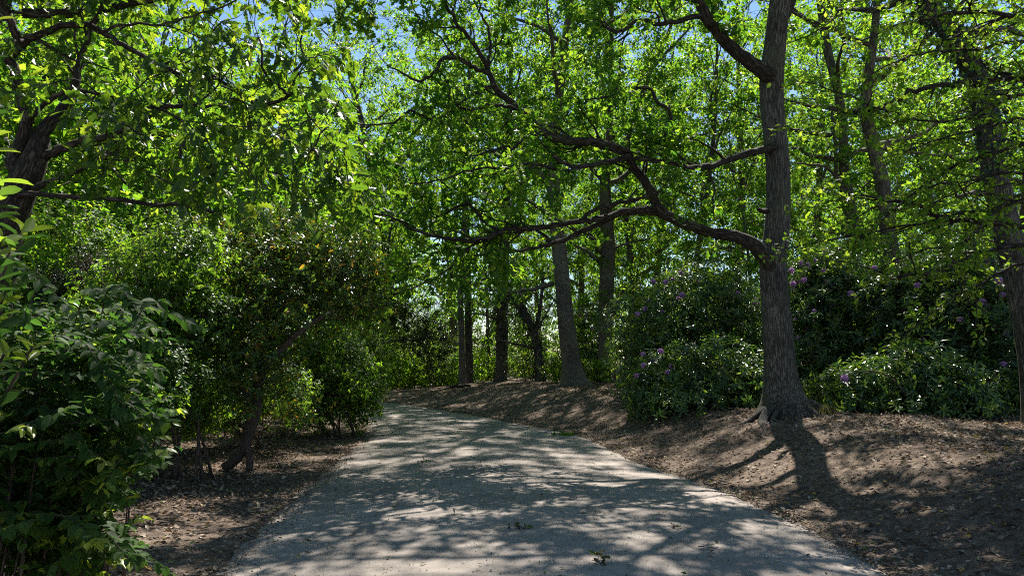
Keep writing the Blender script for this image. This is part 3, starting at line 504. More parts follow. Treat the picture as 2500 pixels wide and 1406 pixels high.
# ------------------------------------------------------------------ the wood behind: a few kinds, then copies
def copy_thing(src, loc, rz, sc, label, group):
    r = src.copy(); C.objects.link(r); r.location = loc; r.rotation_euler = (0, 0, rz); r.scale = (sc, sc, sc); r['label'] = label; r['group'] = group
    for ch in src.children:
        c = ch.copy(); C.objects.link(c); c.parent = r
    return r
KINDS = []
for s, (h, cb, Rr, r0, lm, k) in enumerate([(19,4.2,4.6,.26,'wood_leaf',44), (21,5.4,5.0,.3,'wood_leaf',44), (16.5,3.4,4.2,.22,'wood_leaf',44), (20,5,4.6,.27,'oak_leaf',44), (7.5,1.3,2.8,.09,'oak_leaf',50)]):
    KINDS.append((forest(100+s, h, cb, Rr, r0, k=k, n=8, nl=20 if h > 10 else 14), 'far_bark', lm))
PROTO = {}
def wood_tree(kind, x, y, rz, sc, label, group, name='background_tree'):
    loc = ground_pt(x, y, .05)
    if kind not in PROTO:
        (t, w, c), b, lm = KINDS[kind]; o = plant_tree(name, label, (0,0,0), w, c, b, lm, group); o.location = loc; o.rotation_euler = (0,0,rz); o.scale = (sc,)*3; PROTO[kind] = o; return o
    o = copy_thing(PROTO[kind], loc, rz, sc, label, group); o.name = name; return o
rg = np.random.default_rng(61)
LB = [('bright green tree in the sunlit wood beyond the bend', 'trees of the wood beyond the bend'), ('bright green tree in the wood behind the rhododendrons', 'trees of the wood behind the rhododendrons'), ('yellow-green tree in the wood behind the evergreen shrubs', 'trees of the wood behind the evergreen shrubs')]
for yrow, dx, kinds in ((34, 6.5, (0, 3, 2)), (41, 6.5, (1, 0, 3)), (50, 7, (1, 3, 0)), (60, 7, (2, 0, 2))):
    x = -yrow*.78
    while x < yrow*.80:
        xx, yy = x+rg.normal(0, 1.2), yrow+rg.normal(0, 1.8); q = xx/yy; k = kinds[int(rg.integers(3))]; sc = rg.uniform(.85, 1.15); rz = rg.uniform(0, 6.28); x += dx
        if -.36 < q < -.18 and yrow < 60 or -.19 <= q < .11 and yrow < 55: continue                              # the open sky above the bend
        z = 0 if -.2 < q < .14 else 1 if q >= .14 else 2
        wood_tree(k, xx, yy, rz, sc, *LB[z])
for x, y, k, sc in ((-11,17,0,.9),(-14.5,22,1,.9),(-9.5,25,2,.8),(-17,29,0,1.),(-13,13,2,.95),(-19,19,3,1.),(-21,26,1,1.)):
    wood_tree(k, x, y, rg.uniform(0, 6), sc, *LB[2])
for x, y, k, sc in ((16,25,0,1.),(19.5,21,1,1.)):
    wood_tree(k, x, y, rg.uniform(0, 6), sc, *LB[1])
for x, y, sc in ((-6.5,14.2,1.05),(-8.8,11,.95),(-7.8,19.5,1.25),(-10.5,14.5,1.2),(-7.5,24,1.1),(-5.7,18.0,1.1),(-8.4,16.4,1.25),(-12.5,11.5,1.2),(-5.2,31.5,1.3),(-7.2,34,1.2)):
    wood_tree(4, x, y, rg.uniform(0, 6), sc, 'low yellow-green understorey tree behind the evergreen shrubs and under the near oak', 'low understorey trees behind the evergreen shrubs', 'understorey_tree')
for x, y, sc in ((7.5,24,1.),(4.6,29,1.),(-1,36,1.1),(9.8,21,.8)):
    wood_tree(4, x, y, rg.uniform(0, 6), sc, 'low bright understorey tree showing above the rhododendrons', 'low understorey trees behind the rhododendrons', 'understorey_tree')

for x, y, k, sc in ((-5.6,35.5,3,1.),(-3.4,46,1,1.),(4.0,47,0,1.),(-8.6,44,2,.8),(.6,52,1,1.05),(-7.4,40.5,0,.95)):
    wood_tree(k, x, y, rg.uniform(0, 6), sc, *LB[0])
for i in range(18):
    y = rg.uniform(47, 60); x = y*(-.30+.90*i/17)+rg.normal(0, .8)
    wood_tree(4, x, y, rg.uniform(0, 6), rg.uniform(.8, 1.15), 'low sunlit tree closing the gaps between the trunks beyond the bend', 'low trees beyond the bend', 'understorey_tree')
# ------------------------------------------------------------------ shrubs
def bush(name, label, base, blobs, rng, n, per, tpl, size, leafm, stem='stem_bark', shell=(.35, 1.08), droop=.25, whorl=True, upb=.45, group=None, cat='shrub', stems=10, nr=.3, W=None, stemr=.022):
    """leafy shoots spread through a few overlapping lobes, standing on stems; blobs are (x, y, z, rx, ry, rz) in the world"""
    n = int(n*1.3); B = np.array(blobs, float); vol = B[:,3]*B[:,4]*B[:,5]; pick = rng.choice(len(B), n, p=vol/vol.sum()); u = nrm(rng.normal(0, 1, (n, 3))); r = shell[0]+(shell[1]-shell[0])*rng.random(n)**.6
    c = B[pick]; lum = 1+.12*np.sin(u[:,0]*5+pick)+.12*np.sin(u[:,2]*6+u[:,1]*4)
    Q = c[:,:3]+u*c[:,3:]*(r*lum)[:,None]; g = ground_z(Q[:,0], Q[:,1]); ok = Q[:,2] > g+.06; Q, u = Q[ok], u[ok]; n = len(Q)
    ax = nrm(u+UP*upb+rng.normal(0, .35, (n, 3))); md = MD()
    s = nrm(np.cross(ax, rng.normal(0, 1, (n, 3)))); w = np.cross(ax, s); a = np.arange(per)[None]*2.4+rng.random((n, 1))*6; a = a+rng.normal(0, .25, a.shape)
    rad = s[:,None]*np.cos(a)[...,None]+w[:,None]*np.sin(a)[...,None]; sp = (np.arange(per)/per)[None,:,None] if not whorl else rng.uniform(-.08, .08, (n, per, 1))
    el = rng.uniform(.15, .7, (n, per, 1)); D = rad+ax[:,None]*el-UP*droop
    L = rng.uniform(size[0], size[1], (n, 1))*rng.uniform(.75, 1.1, (n, per)); Pp = Q[:,None]+ax[:,None]*sp*(size[1]*2.2 if not whorl else 1)
    N = ax[:,None]+rad*-.3+UP*.3+rng.normal(0, nr, (n, per, 3)); leaves(md, tpl, Pp.reshape(-1,3), D.reshape(-1,3), N.reshape(-1,3), L.ravel(), W)
    o = thing(name, label, cat, base, group); sm = MD()
    for i in range(stems):
        e = Q[rng.integers(n)]; b0 = np.array([base[0]+rng.normal(0, .18), base[1]+rng.normal(0, .18), 0]); b0[2] = gz(b0[0], b0[1])-.05; m = (b0+e)/2+np.array([0, 0, .15*np.linalg.norm(e-b0)])+rng.normal(0, .12, 3)
        p = catmull([b0, b0*.75+m*.25+rng.normal(0, .03, 3)+[0,0,.1], m, e], 4); tube(sm, p, np.linspace(stemr*rng.uniform(.7, 1.3), .004, len(p)), 6, .05, i)
    B1 = Q-ax*(.12+.12*rng.random((n, 1))); sh = MD(); prisms(sh, B1, Q, .004, .003); q = obj('shoots', sh, M[stem], o, base); q['kind'] = 'stuff'
    if stems: obj('stem', sm, M[stem], o, base)
    obj('foliage', md, M[leafm], o, base, smooth=leafm in ('near_leaf',))
    return o, Q, ax
# flower truss: a ball of open bells
def truss_mesh():
    rng = np.random.default_rng(3); md = MD(); n = 18; i = np.arange(n)+.5; ph = np.arccos(1-1.35*i/n); th = i*2.39996
    for k in range(n):
        a = np.array([math.cos(th[k])*math.sin(ph[k]), math.sin(th[k])*math.sin(ph[k]), math.cos(ph[k])]); s = nrm(np.cross(a, [.3,.5,.2])); w = np.cross(a, s); c = a*.03
        f = np.arange(5)*1.2566; D = (s*np.cos(f)[:,None]+w*np.sin(f)[:,None])*.8+a*.55; leaves(md, ELL, np.repeat(c[None], 5, 0)+D*.006, D, a-D*.5+rng.normal(0, .15, (5,3)), rng.uniform(.040, .050, 5), 1.5)
    return md.mesh('flower_truss', M['petal'], smooth=False)
TRUSS = truss_mesh()
def add_trusses(o, base, pts, rng):
    for q, ax in pts:
        f = bpy.data.objects.new('flower_truss', TRUSS); C.objects.link(f); f.parent = o; f.location = tuple(np.asarray(q)-base); f.rotation_euler = Vector(ax).to_track_quat('Z', 'Y').to_euler(); f.scale = (rng.uniform(.7, 1.05),)*3
def rhodo(label, blobs, n, seed, px=(), D=14, nrand=0, rate=1., size=(.12,.175), zmin=0.):
    rng = np.random.default_rng(seed); c = np.array(blobs)[:,:3].mean(0); base = ground_pt(c[0], c[1])
    o, Q, ax = bush('rhododendron', label, base, blobs, rng, int(n*.85), 8, LAN, size, 'rhodo_leaf', group='rhododendrons on the bank', stems=14)
    pts = []
    for x, y in px:                        # flowers sit on the shoot that shows nearest to where the photo has one
        d = np.hypot(Q[:,0]/Q[:,1]*F+1250-x, (860-(Q[:,2]-CAMZ)/Q[:,1]*F)-y)+np.maximum(0, Q[:,1]-c[1])*30; i = int(d.argmin()); pts.append((Q[i]+ax[i]*.06-np.array([0,.05,0]), ax[i]))
    for i in rng.integers(0, len(Q), nrand):
        if Q[i,2] > zmin and Q[i,1] < c[1]+.3: pts.append((Q[i]+ax[i]*.05, ax[i]))
    add_trusses(o, base, pts, rng); return o
def blob(px, py, D, wpx, hpx, dep): q = P(px, py, D); return (*q, wpx*.5*D/F, dep, hpx*.5*D/F)
rhodo('low rhododendron with a few round pink-purple blooms, between the bank and the big oak', [blob(1640,930,16,220,170,.9), blob(1770,930,15.6,240,220,1.0), blob(1590,970,15.8,150,130,.7), blob(1700,990,15.2,300,110,.8), blob(1850,960,15.8,160,190,.9)], 1500, 71, [(1600,850),(1677,855),(1565,870),(1565,893),(1592,886),(1640,893),(1555,918),(1625,912)], 15.5)
rhodo('tall rhododendron, sparsely flowered, between the forked tree and the big oak', [blob(1610,790,19.5,260,230,1.3), blob(1720,740,19.5,260,240,1.3), blob(1800,800,19,220,260,1.2), blob(1600,880,19,240,200,1.1), blob(1820,900,18.5,160,200,1.)], 2300, 72, [(1600,685),(1612,690),(1710,690),(1860,735),(1850,745),(1780,762),(1660,720),(1590,700),(1640,690),(1655,735),(1700,700),(1735,730),(1800,720),(1830,760),(1870,700),(1620,760)], 19, 12, zmin=2.0)
rhodo('rhododendron crowded with mauve blooms directly behind the big oak trunk', [blob(1990,720,16.5,220,200,1.2), blob(2010,670,16.6,220,140,1.), blob(2060,780,16.2,240,260,1.2), blob(1990,860,16,200,240,1.1), blob(2080,930,15.6,220,180,.9), blob(1960,960,15.8,140,140,.8)], 2500, 73, [(1950,650),(1985,642),(1975,648),(2020,690),(1960,690),(1935,700),(1968,680),(1930,730),(2020,745),(1955,755),(1985,748),(1950,785),(2000,812),(2060,680),(2090,672),(2100,690),(1945,715),(1962,762),(1990,770),(1975,795),(2040,705),(1930,670),(2010,660),(1990,705),(1975,835),(2070,720)], 16, 32, zmin=1.8)
rhodo('dark glossy rhododendron with one mauve bloom low down beside the big oak roots', [blob(2110,960,13.4,220,170,.8), blob(2230,950,13.2,260,220,.9), blob(2330,980,12.6,220,190,.8), blob(2250,1030,12.4,260,110,.7)], 1700, 74, [(2050,928)], 13)
rhodo('tall rhododendron with scattered mauve blooms behind the stout ivy-topped trunk', [blob(2230,760,15,280,280,1.2), blob(2300,690,15,320,170,1.1), blob(2160,700,15.6,200,160,1.), blob(2370,750,14.6,260,330,1.2), blob(2440,880,13.8,220,260,1.), blob(2300,860,14.4,260,240,1.1), blob(2190,840,15,200,200,1.)], 3000, 75, [(2420,650),(2400,662),(2402,640),(2330,670),(2350,690),(2420,755),(2390,770),(2403,758),(2435,757),(2370,775),(2340,790),(2300,815),(2305,845),(2150,655),(2215,652),(2180,690),(2270,720),(2245,700),(2210,775),(2395,640),(2360,660),(2310,700)], 14.5, 28, zmin=1.6)
rhodo('distant pink-flowered rhododendron between the pale leaning tree and the forked tree', [blob(1440,800,30,110,130,1.2), blob(1445,880,29.5,130,130,1.1)], 500, 76, [(1430,765),(1445,762),(1438,772),(1452,775),(1428,780),(1440,785),(1455,790),(1425,790),(1446,798),(1420,772)], 30, size=(.12,.18))
rhodo('rhododendron bank at the far edge, under the light green boughs', [blob(2500,860,13.5,300,460,1.2), blob(2560,1000,12.6,220,200,1.), blob(2420,980,12.9,160,200,.8)], 1500, 77, [(2440,700),(2400,740),(2460,820),(2430,900)], 13, 5)

def shrub(name, label, blobs, n, seed, per=7, tpl=ELL, size=(.05,.08), leafm='shrub_leaf', group=None, base=None, **kw):
    rng = np.random.default_rng(seed); c = np.array(blobs)[:,:3].mean(0); b = ground_pt(c[0], c[1]) if base is None else ground_pt(*base)
    return bush(name, label, b, blobs, rng, n, per, tpl, size, leafm, group=group, **kw)
# evergreen laurel with the forked trunk
o, Q, ax = shrub('evergreen_shrub', 'large glossy evergreen with yellowing leaves and a forked crooked trunk beside the path', [blob(620,880,10.6,240,180,.8), blob(560,800,11,230,200,.9), blob(700,760,10.9,260,220,.9), blob(640,660,11,280,180,.9), blob(800,690,11.4,230,220,.9), blob(770,620,11.4,260,160,.8), blob(610,590,11.6,240,130,.8), blob(880,640,12,180,180,.7), blob(700,560,11.6,300,150,.8), blob(500,600,11.8,220,150,.8), blob(500,1010,11.6,180,90,.5), blob(720,1000,11.8,150,90,.5), blob(880,720,12,170,200,.7), blob(510,700,11.4,180,180,.8), blob(600,950,10.2,150,110,.5)], 3000, 81, 7, LAN, (.07,.11), 'laurel_leaf', base=(-3.55, 10.6), stems=0, W=1.25, shell=(.15, 1.08))
md = MD(); D = 10.6
for pl in ([(548,1142,26),(575,1120,24),(595,1090,24),(608,1050,30),(622,1010,28),(628,970,26),(632,930,22),(650,890,19),(690,850,18),(720,820,15),(760,790,11),(810,760,7)], [(607,1155,16),(610,1125,18),(604,1090,18),(612,1045,18)], [(628,960,14),(600,920,13),(580,890,13),(575,850,14),(560,810,15),(575,790,13),(600,740,11),(605,690,9),(640,650,6)], [(600,785,9),(640,775,7),(690,755,4)], [(612,1035,5),(580,1033,4),(550,1030,3)]):
    l = limb(D, D, pl); tube(md, l[0], l[1], 10, .06, len(pl))
obj('trunk', md, M['stem_bark'], o, np.array(o.location))
shrub('leafy_shrub', 'dense small-leaved green shrub on thin stems hugging the inside of the bend', [blob(800,900,15,240,200,.9), blob(870,960,15.3,150,150,.7), blob(760,980,14.6,170,130,.7), blob(700,880,14.6,170,180,.8), blob(890,870,16.5,130,150,.7)], 3300, 82, 8, ELL, (.05,.075), 'oak_leaf', base=(-3.3, 15), stems=9, stemr=.03)
shrub('leafy_shrub', 'shadowy green shrub between the forked evergreen and the dense shrub at the bend', [blob(680,950,12.8,190,150,.7), blob(560,960,12.4,200,170,.8), blob(470,930,12,200,200,.8)], 1500, 83, 8, ELL, (.045,.07), 'shrub_leaf', base=(-4.2, 12.8), stems=9)
shrub('leafy_shrub', 'light green shrub behind the forked evergreen, under the horizontal oak branch', [blob(430,640,9.6,250,220,.9), blob(330,740,9.2,260,200,.9), blob(480,780,10,220,200,.8)], 1500, 84, 7, ELL, (.055,.09), 'shrub_leaf', base=(-4.2, 9.8), stems=10)
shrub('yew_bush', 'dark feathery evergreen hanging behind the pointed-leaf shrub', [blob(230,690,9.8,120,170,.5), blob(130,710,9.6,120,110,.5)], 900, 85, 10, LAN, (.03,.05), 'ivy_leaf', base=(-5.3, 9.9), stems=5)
shrub('leafy_shrub', 'bright shrub behind the near oak trunk, lit from behind', [blob(150,620,10.5,330,240,.9), blob(60,780,9.5,260,260,.9), blob(260,830,9,260,200,.8)], 1700, 86, 7, ELL, (.055,.09), 'wood_leaf', base=(-5.6, 10), stems=10)
shrub('leafy_shrub', 'deep green shrub shading the bare earth behind the forked trunk', [blob(380,930,9.2,260,190,.8), blob(300,1000,8.6,260,140,.8), blob(470,1000,10.8,180,120,.6)], 1500, 87, 8, ELL, (.05,.08), 'shrub_leaf', base=(-4.6, 9.3), stems=12)
# sunlit undergrowth past the crest
G = 'sunlit undergrowth beyond the crest'
for i, (x, y, d, w, h) in enumerate([(980,905,33,150,130),(1060,900,34,150,150),(1110,915,33,120,110),(1180,905,35,140,140),(1270,915,34,140,120),(1340,915,33,120,110),(1010,850,37,180,120),(1150,860,38,170,120),(1290,860,37,150,120),(930,880,34,140,170),(870,850,36,200,200),(1400,860,36,140,150),(1560,860,38,240,170)]):
    shrub('undergrowth_bush', 'bright green sunlit bush just past the crest of the bank', [blob(x, y, d, w, h, 1.2), blob(x+w*.3, y+h*.2, d-.6, w*.6, h*.6, .8)], 520, 200+i, 7, ELL, (.09,.14), 'bright_leaf', group=G, stems=4, cat='bush')
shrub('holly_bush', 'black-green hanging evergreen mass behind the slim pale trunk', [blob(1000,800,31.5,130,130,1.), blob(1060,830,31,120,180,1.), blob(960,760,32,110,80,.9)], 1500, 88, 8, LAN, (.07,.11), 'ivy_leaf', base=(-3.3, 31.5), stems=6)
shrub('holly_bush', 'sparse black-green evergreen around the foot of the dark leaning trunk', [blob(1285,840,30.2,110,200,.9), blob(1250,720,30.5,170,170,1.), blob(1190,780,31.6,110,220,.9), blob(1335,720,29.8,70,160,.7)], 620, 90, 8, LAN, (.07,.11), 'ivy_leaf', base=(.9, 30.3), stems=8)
shrub('bramble_bush', 'straggly bramble with pale leaves at the foot of the forked tree', [blob(1465,905,26.5,120,60,.7), blob(1360,900,27,80,90,.6)], 420, 89, 6, ELL, (.07,.11), 'hornbeam_leaf', base=(2.9, 26.8), stems=12)

# ------------------------------------------------------------------ near shrub with pointed oval leaves
def near_shrub():
    rng = np.random.default_rng(91); md = MD(); base = ground_pt(-2.35, 3.9)
    o = thing('pointed_leaf_shrub', 'near shrub of paired pointed oval leaves with lime tips, leaning over the earth verge', 'shrub', base); young = MD()
    ys = [740, 780, 830, 930, 1010, 1130, 1200, 1280, 1350, 1406]; xm = [120, 330, 440, 400, 440, 410, 310, 260, 330, 290]
    Pn, Dn, Nn, Sn = [], [], [], []; Yl = []
    def shoot(sm, pts, rad, dens, tipyoung):
        tube(sm, pts, rad, 5); L = np.linalg.norm(np.diff(pts, axis=0), axis=1).sum(); n = max(3, int(L*dens)); t = np.linspace(.22, 1, n); q, T, r, _ = along((pts, rad), t)
        for i in range(n):
            side = nrm(np.cross(T[i], UP+rng.normal(0, .2, 3)))
            for sg in (-1, 1):
                if rng.random() < .1: continue
                Pn.append(q[i]); Dn.append(T[i]*.55+side*sg*.85+rng.normal(0, .22, 3)-UP*.25); Nn.append(UP*1.1+rng.normal(0, .32, 3)+np.array([0,-.25,0])); Sn.append(rng.uniform(.048, .078)*(1-.35*(i == n-1))); Yl.append(tipyoung and i >= n-2)
    for i in range(98):
        y = 740+660*rng.random()**.8; x = np.interp(y, ys, xm)-abs(rng.normal(0, 150))-5; d = rng.uniform(3.4, 4.8)
        if x < -80: x = rng.uniform(-60, 250)
        e = P(x, y, d); b = np.array([rng.uniform(-3.0, -2.2), rng.uniform(3.4, 4.8), 0]); 
        if e[2] < .12: e[2] = .12+rng.random()*.2
        top = (b+e)/2; top[2] = max(e[2], .3)*rng.uniform(.8, 1.15)+.1; top[:2] = b[:2]*.65+e[:2]*.35; p = catmull([b, b*.6+top*.4, top, e], 6)
        sm = MD(); shoot(sm, p[7:], np.linspace(.006, .0018, len(p))[7:], 20, rng.random() < .25); tube(sm, p[:9], np.linspace(.009, .006, 9), 5)
        for k in range(4):
            q, T, _, _ = along((p, np.ones(len(p))), [rng.uniform(.45, .95)]); d2 = nrm(T[0]*.5+rng.normal(0, .6, 3)*[1,1,.35]+np.array([.15,-.1,.05])); b2 = walk(rng, q[0], d2, rng.uniform(.16, .38), .003, .0012, 5, .10, -.02); shoot(sm, b2[0], b2[1], 26, rng.random() < .3)
        obj('stem', sm, M['stem_bark'], o, base)
    Pn, Dn, Nn, Sn, Yl = map(np.array, (Pn, Dn, Nn, Sn, Yl)); leaves(md, OVA, Pn[~Yl], Dn[~Yl], Nn[~Yl], Sn[~Yl]); leaves(young, OVA, Pn[Yl], Dn[Yl], Nn[Yl], Sn[Yl])
    obj('foliage', md, M['near_leaf'], o, base); obj('young_foliage', young, M['young_leaf'], o, base)
near_shrub()
def near_laurel():
    rng = np.random.default_rng(95); base = ground_pt(-1.95, 2.3); o = thing('laurel_shrub', 'laurel with big smooth upright leaves, some lime and some spotted, nearest of all the shrubs', 'shrub', base); old, yng = MD(), MD()
    for x, y, d, yo in ((5,20,2.3,1),(10,215,2.4,0),(0,310,2.3,1),(20,420,2.3,1),(15,455,2.25,0),(30,560,2.3,1),(75,545,2.5,0),(95,520,2.7,1),(50,590,2.35,0),(10,660,2.2,0),(20,760,2.4,0),(35,840,2.5,1),(105,820,2.6,1),(0,880,2.1,0),(-20,120,2.2,0),(30,720,2.6,1),(60,640,2.6,0),(15,500,2.6,0)):
        e = P(x-25, y+25, d); b = np.array([-2.0+rng.normal(0, .1), 2.5+rng.normal(0, .15), 0]); m = b*.5+e*.5+[-.12, 0, .15]; p = catmull([b, m, e], 8); sm = MD(); tube(sm, p, np.linspace(.012, .004, len(p)), 6); n = 6; obj('stem', sm, M['stem_bark'], o, base)
        ax = nrm(e-m+UP*.4); s = nrm(np.cross(ax, rng.normal(0, 1, 3))); w = np.cross(ax, s); a = np.arange(n)*2.4+rng.random()*6; D = s*np.cos(a)[:,None]+w*np.sin(a)[:,None]+ax*rng.uniform(.4, 1.0, (n, 1))
        leaves(yng if yo else old, OBO, np.repeat(e[None], n, 0)-ax*(np.arange(n)*.012)[:,None], D, np.repeat(ax[None], n, 0)+rng.normal(0, .3, (n, 3)), rng.uniform(.055, .095, n))
        q, T, _, _ = along((p, np.ones(len(p))), rng.uniform(.6, .97, 12)); v = rng.normal(0, 1, (12, 3)); leaves(old, OBO, q, v+T*.5-UP*.2, UP+rng.normal(0, .4, (12, 3)), rng.uniform(.06, .10, 12))
    obj('foliage', old, M['near_leaf'], o, base); obj('young_foliage', yng, M['young_leaf'], o, base)
near_laurel()

# ------------------------------------------------------------------ leaf litter, debris, small things on the ground
def scatter():
    rng = np.random.default_rng(31); md = MD()
    def put(md, x, y, size, tpl, tilt, lift=.004):
        z = ground_z(x, y); n = len(x); q = np.stack([x, y, z+lift+rng.random(n)*.012], 1); leaves(md, tpl, q, rng.normal(0, 1, (n, 3))*[1,1,.25], UP+rng.normal(0, tilt, (n, 3)), rng.uniform(size[0], size[1], n))
    n = 190000; y = 3+25*rng.random(n)**1.5; x = rng.uniform(-9, 9.5, n); dr, dl = sdist(x, y, ER2, 1), sdist(x, y, EL2, -1)
    pr = np.where(dl > 0, .25+.75*sstep(.2, 1.2, dl), np.where(dr > 0, .40+.60*sstep(1.6, 3.0, dr)+.6*np.exp(-dr/.15), 0)); ok = rng.random(n) < pr; put(md, x[ok], y[ok], (.025,.075), DIA, .45, .010)
    t = rng.integers(0, len(ER)-60, 11000); x, y = ER[t,0]+np.where(rng.random(11000)<.5, 1, -.6)*np.abs(rng.normal(0, .12, 11000)), ER[t,1]+rng.normal(0, .15, 11000); put(md, x, y, (.015,.035), DIA, .4, .012)
    t = rng.integers(0, len(EL)-60, 11000); x, y = EL[t,0]-np.where(rng.random(11000)<.5, 1, -.7)*np.abs(rng.normal(0, .14, 11000)), EL[t,1]+rng.normal(0, .15, 11000); put(md, x, y, (.015,.04), DIA, .4, .012)
    o = obj('leaf_litter', md, M['litter'], smooth=False); o['kind'] = 'stuff'
    n = 9000; y = 3+20*rng.random(n)**1.4; x = rng.uniform(-4, 2.8, n); ok = (sdist(x, y, ER2, 1) < -.05) & (sdist(x, y, EL2, -1) < -.05); md = MD(); x, y = x[ok], y[ok]; n = len(x)
    cl = rng.random(n); leaves(md, OAKS, np.stack([x, y, .052+rng.random(n)*.006], 1), rng.normal(0, 1, (n,3))*[1,1,.2], UP+rng.normal(0, .35, (n,3)), np.where(cl < .93, rng.uniform(.010, .026, n), rng.uniform(.03, .06, n)), .8)
    o = obj('path_debris', md, M['debris'], smooth=False); o['kind'] = 'stuff'
    md = MD(); n = 900; y = 3+20*rng.random(n)**1.4; x = rng.uniform(-8, 9, n); ok = (sdist(x, y, ER2, 1) > .1) | (sdist(x, y, EL2, -1) > .1); x, y = x[ok], y[ok]; n = len(x); z = ground_z(x, y)+.012; a = rng.random(n)*6.3; L = rng.uniform(.05, .28, n)
    A = np.stack([x, y, z], 1); B = A+np.stack([np.cos(a)*L, np.sin(a)*L, rng.normal(0, .01, n)+.005], 1); prisms(md, A, B, .005, .003); o = obj('fallen_twigs', md, M['stem_bark'], smooth=False); o['kind'] = 'stuff'
scatter()
def sprig(label, px, py, seed, n=9, size=.06, up=.0):
    rng = np.random.default_rng(seed); Y = 1.56*F/(py-860); x = (px-1250)/F*Y; base = np.array([x, Y, .05]); o = thing('fallen_sprig', label, 'sprig', base, 'leafy sprigs fallen on the path')
    tw, lf = MD(), MD(); a = rng.random()*6; p = np.array([base+np.array([math.cos(a)*t, math.sin(a)*t, .008+up*t*(1-t*4)]) for t in np.linspace(-.10, .12, 8)])+rng.normal(0, .006, (8,3))*[1,1,.3]; tube(tw, p, np.linspace(.004, .0015, 8), 5)
    q = p[rng.integers(2, 8, n)]+rng.normal(0, .02, (n,3))*[1,1,.3]+[0,0,.012]; leaves(lf, OAK, q, rng.normal(0, 1, (n,3))*[1,1,.4], UP+rng.normal(0, .6, (n,3)), rng.uniform(size*.6, size*1.2, n)); obj('twig', tw, M['stem_bark'], o, base); obj('leaves', lf, M['debris'], o, base, smooth=False)
sprig('fallen leafy sprig near the middle of the path, a little beyond the nearest sprig', 1275, 1282, 1, 12, .07, .3)
sprig('fallen leafy sprig with a raised stem, nearest the viewer on the path', 1458, 1362, 2, 14, .07, .4)
sprig('small fallen sprig on the path, nearest to the rising bank', 1722, 1322, 3, 6, .05)
sprig('tiny fallen sprig of few leaves, farthest up the path', 1035, 1125, 4, 5, .07)
sprig('flattened sprig on the path between the middle sprig and the one by the bank', 1640, 1277, 5, 5, .04)
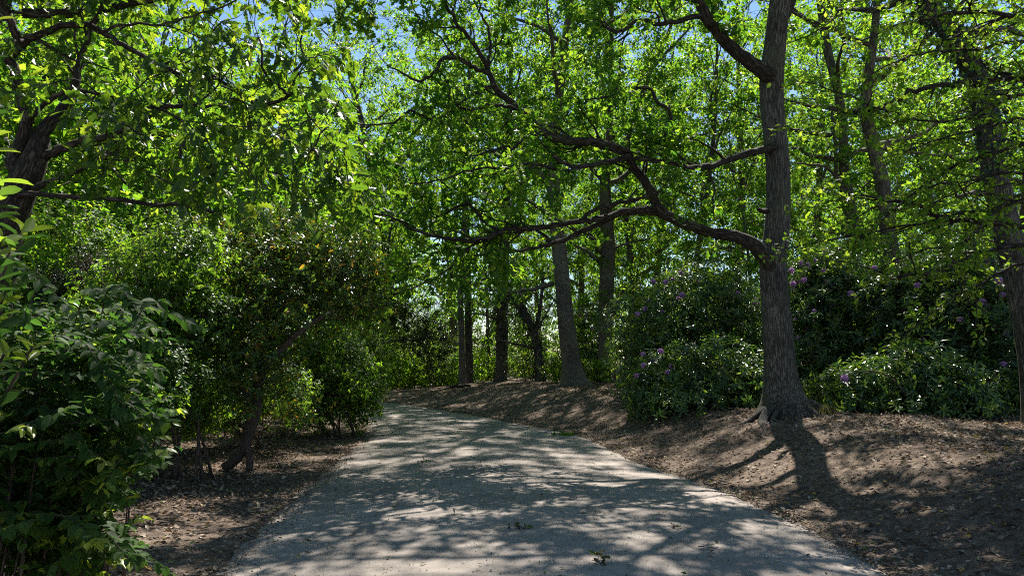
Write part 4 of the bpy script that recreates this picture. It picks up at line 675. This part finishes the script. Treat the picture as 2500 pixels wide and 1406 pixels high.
def small_things():
    rng = np.random.default_rng(15); b = P(1372, 1056, 15.3); b[2] = gz(b[0], b[1]); o = thing('weed_tuft', 'small bright green weed tuft growing where path meets bank', 'weed', b); md = MD(); n = 60
    leaves(md, ELL, b+rng.normal(0, .09, (n,3))*[1.3,1,.1]+[0,0,.01], rng.normal(0, 1, (n,3))*[1,1,.2]+UP*.7, rng.normal(0, 1, (n,3))+UP, rng.uniform(.05, .11, n)); obj('leaves', md, M['grass'], o, b, smooth=False)
    b = P(2010, 1020, 12.6); b[2] = gz(b[0], b[1]); o = thing('grass_tuft', 'thin tuft of dry grass by the buttress roots of the big oak', 'grass', b); md = MD(); n = 90
    leaves(md, LAN, b+rng.normal(0, .09, (n,3))*[1.3,1,.05], rng.normal(0, .5, (n,3))+UP*1., rng.normal(0, 1, (n,3)), rng.uniform(.10, .2, n), .35); obj('foliage', md, M['dry_grass'], o, b, smooth=False)
    b = P(1510, 950, 24); b[2] = gz(b[0], b[1]); o = thing('tree_stump', 'short weathered grey stump at the end of the low rhododendron', 'stump', b); md = MD(); p = np.array([b+[0,0,-.1], b+[.0,0,.15], b+[.01,0,.35], b+[.02,0,.56], b+[.02,0,.58]]); tube(md, p, [.15,.125,.115,.12,.10], 14, .05, 4); obj('trunk', md, M['grey_bark'], o, b)
    md = MD(); tube(md, np.array([b+[-.1,0,.3], b+[-.17,0,.42], b+[-.2,0,.5]]), [.04,.03,.02], 7, .05, 4); obj('branch_stub', md, M['grey_bark'], o, b)
    b = P(1125, 956, 28.5); b[2] = gz(b[0], b[1]); md = MD(); tube(md, np.array([b+[-.38,0,.03], b+[-.2,-.02,.05], b+[.1,.02,.06], b+[.36,.05,.07]]), [.05,.07,.07,.05], 10, .06, 3); lg = obj('log', md, M['limb_bark'], None, b); lg.location = tuple(b); tag(lg, 'short dark log lying on the crest at the foot of the slim pale trunk', 'log')
small_things()

# ------------------------------------------------------------------ light, sky, camera
w = bpy.data.worlds.new('World'); SC.world = w; w.use_nodes = True; nt = w.node_tree; bg = nt.nodes['Background']
sky = nt.nodes.new('ShaderNodeTexSky'); sky.sky_type = 'NISHITA'; sky.sun_disc = False; sky.sun_elevation = SUN_EL; sky.sun_rotation = SUN_AZ; sky.air_density = 1.0; sky.dust_density = 0; sky.ozone_density = 3.5
nt.links.new(sky.outputs[0], bg.inputs[0]); bg.inputs[1].default_value = .07
sd = bpy.data.lights.new('sun', 'SUN'); sd.energy = 5.0; sd.angle = R(.53); sd.color = (1, .95, .88); so = bpy.data.objects.new('sun', sd); C.objects.link(so)
S = Vector((math.sin(SUN_AZ)*math.cos(SUN_EL), math.cos(SUN_AZ)*math.cos(SUN_EL), math.sin(SUN_EL))); so.rotation_euler = S.to_track_quat('Z', 'Y').to_euler(); so.location = S*60
cd = bpy.data.cameras.new('camera'); cd.sensor_width = 36; cd.lens = F/2500*36; cd.clip_end = 2000; cd.clip_start = .05
co = bpy.data.objects.new('camera', cd); C.objects.link(co); co.location = (0, 0, CAMZ); co.rotation_euler = (math.pi/2+PITCH, 0, 0); SC.camera = co
vs = SC.view_settings; vs.view_transform = 'Standard'; vs.look = 'None'; vs.exposure = 1.3; vs.gamma = 1
cy = SC.cycles; cy.max_bounces = 8; cy.diffuse_bounces = 3; cy.glossy_bounces = 2; cy.transmission_bounces = 5; cy.transparent_max_bounces = 4; cy.caustics_reflective = False; cy.caustics_refractive = False; cy.sample_clamp_indirect = 6
cy.filter_width = 1.05; cy.use_denoising = False; cy.denoiser = 'OPENIMAGEDENOISE'; cy.use_adaptive_sampling = True; cy.adaptive_threshold = .02
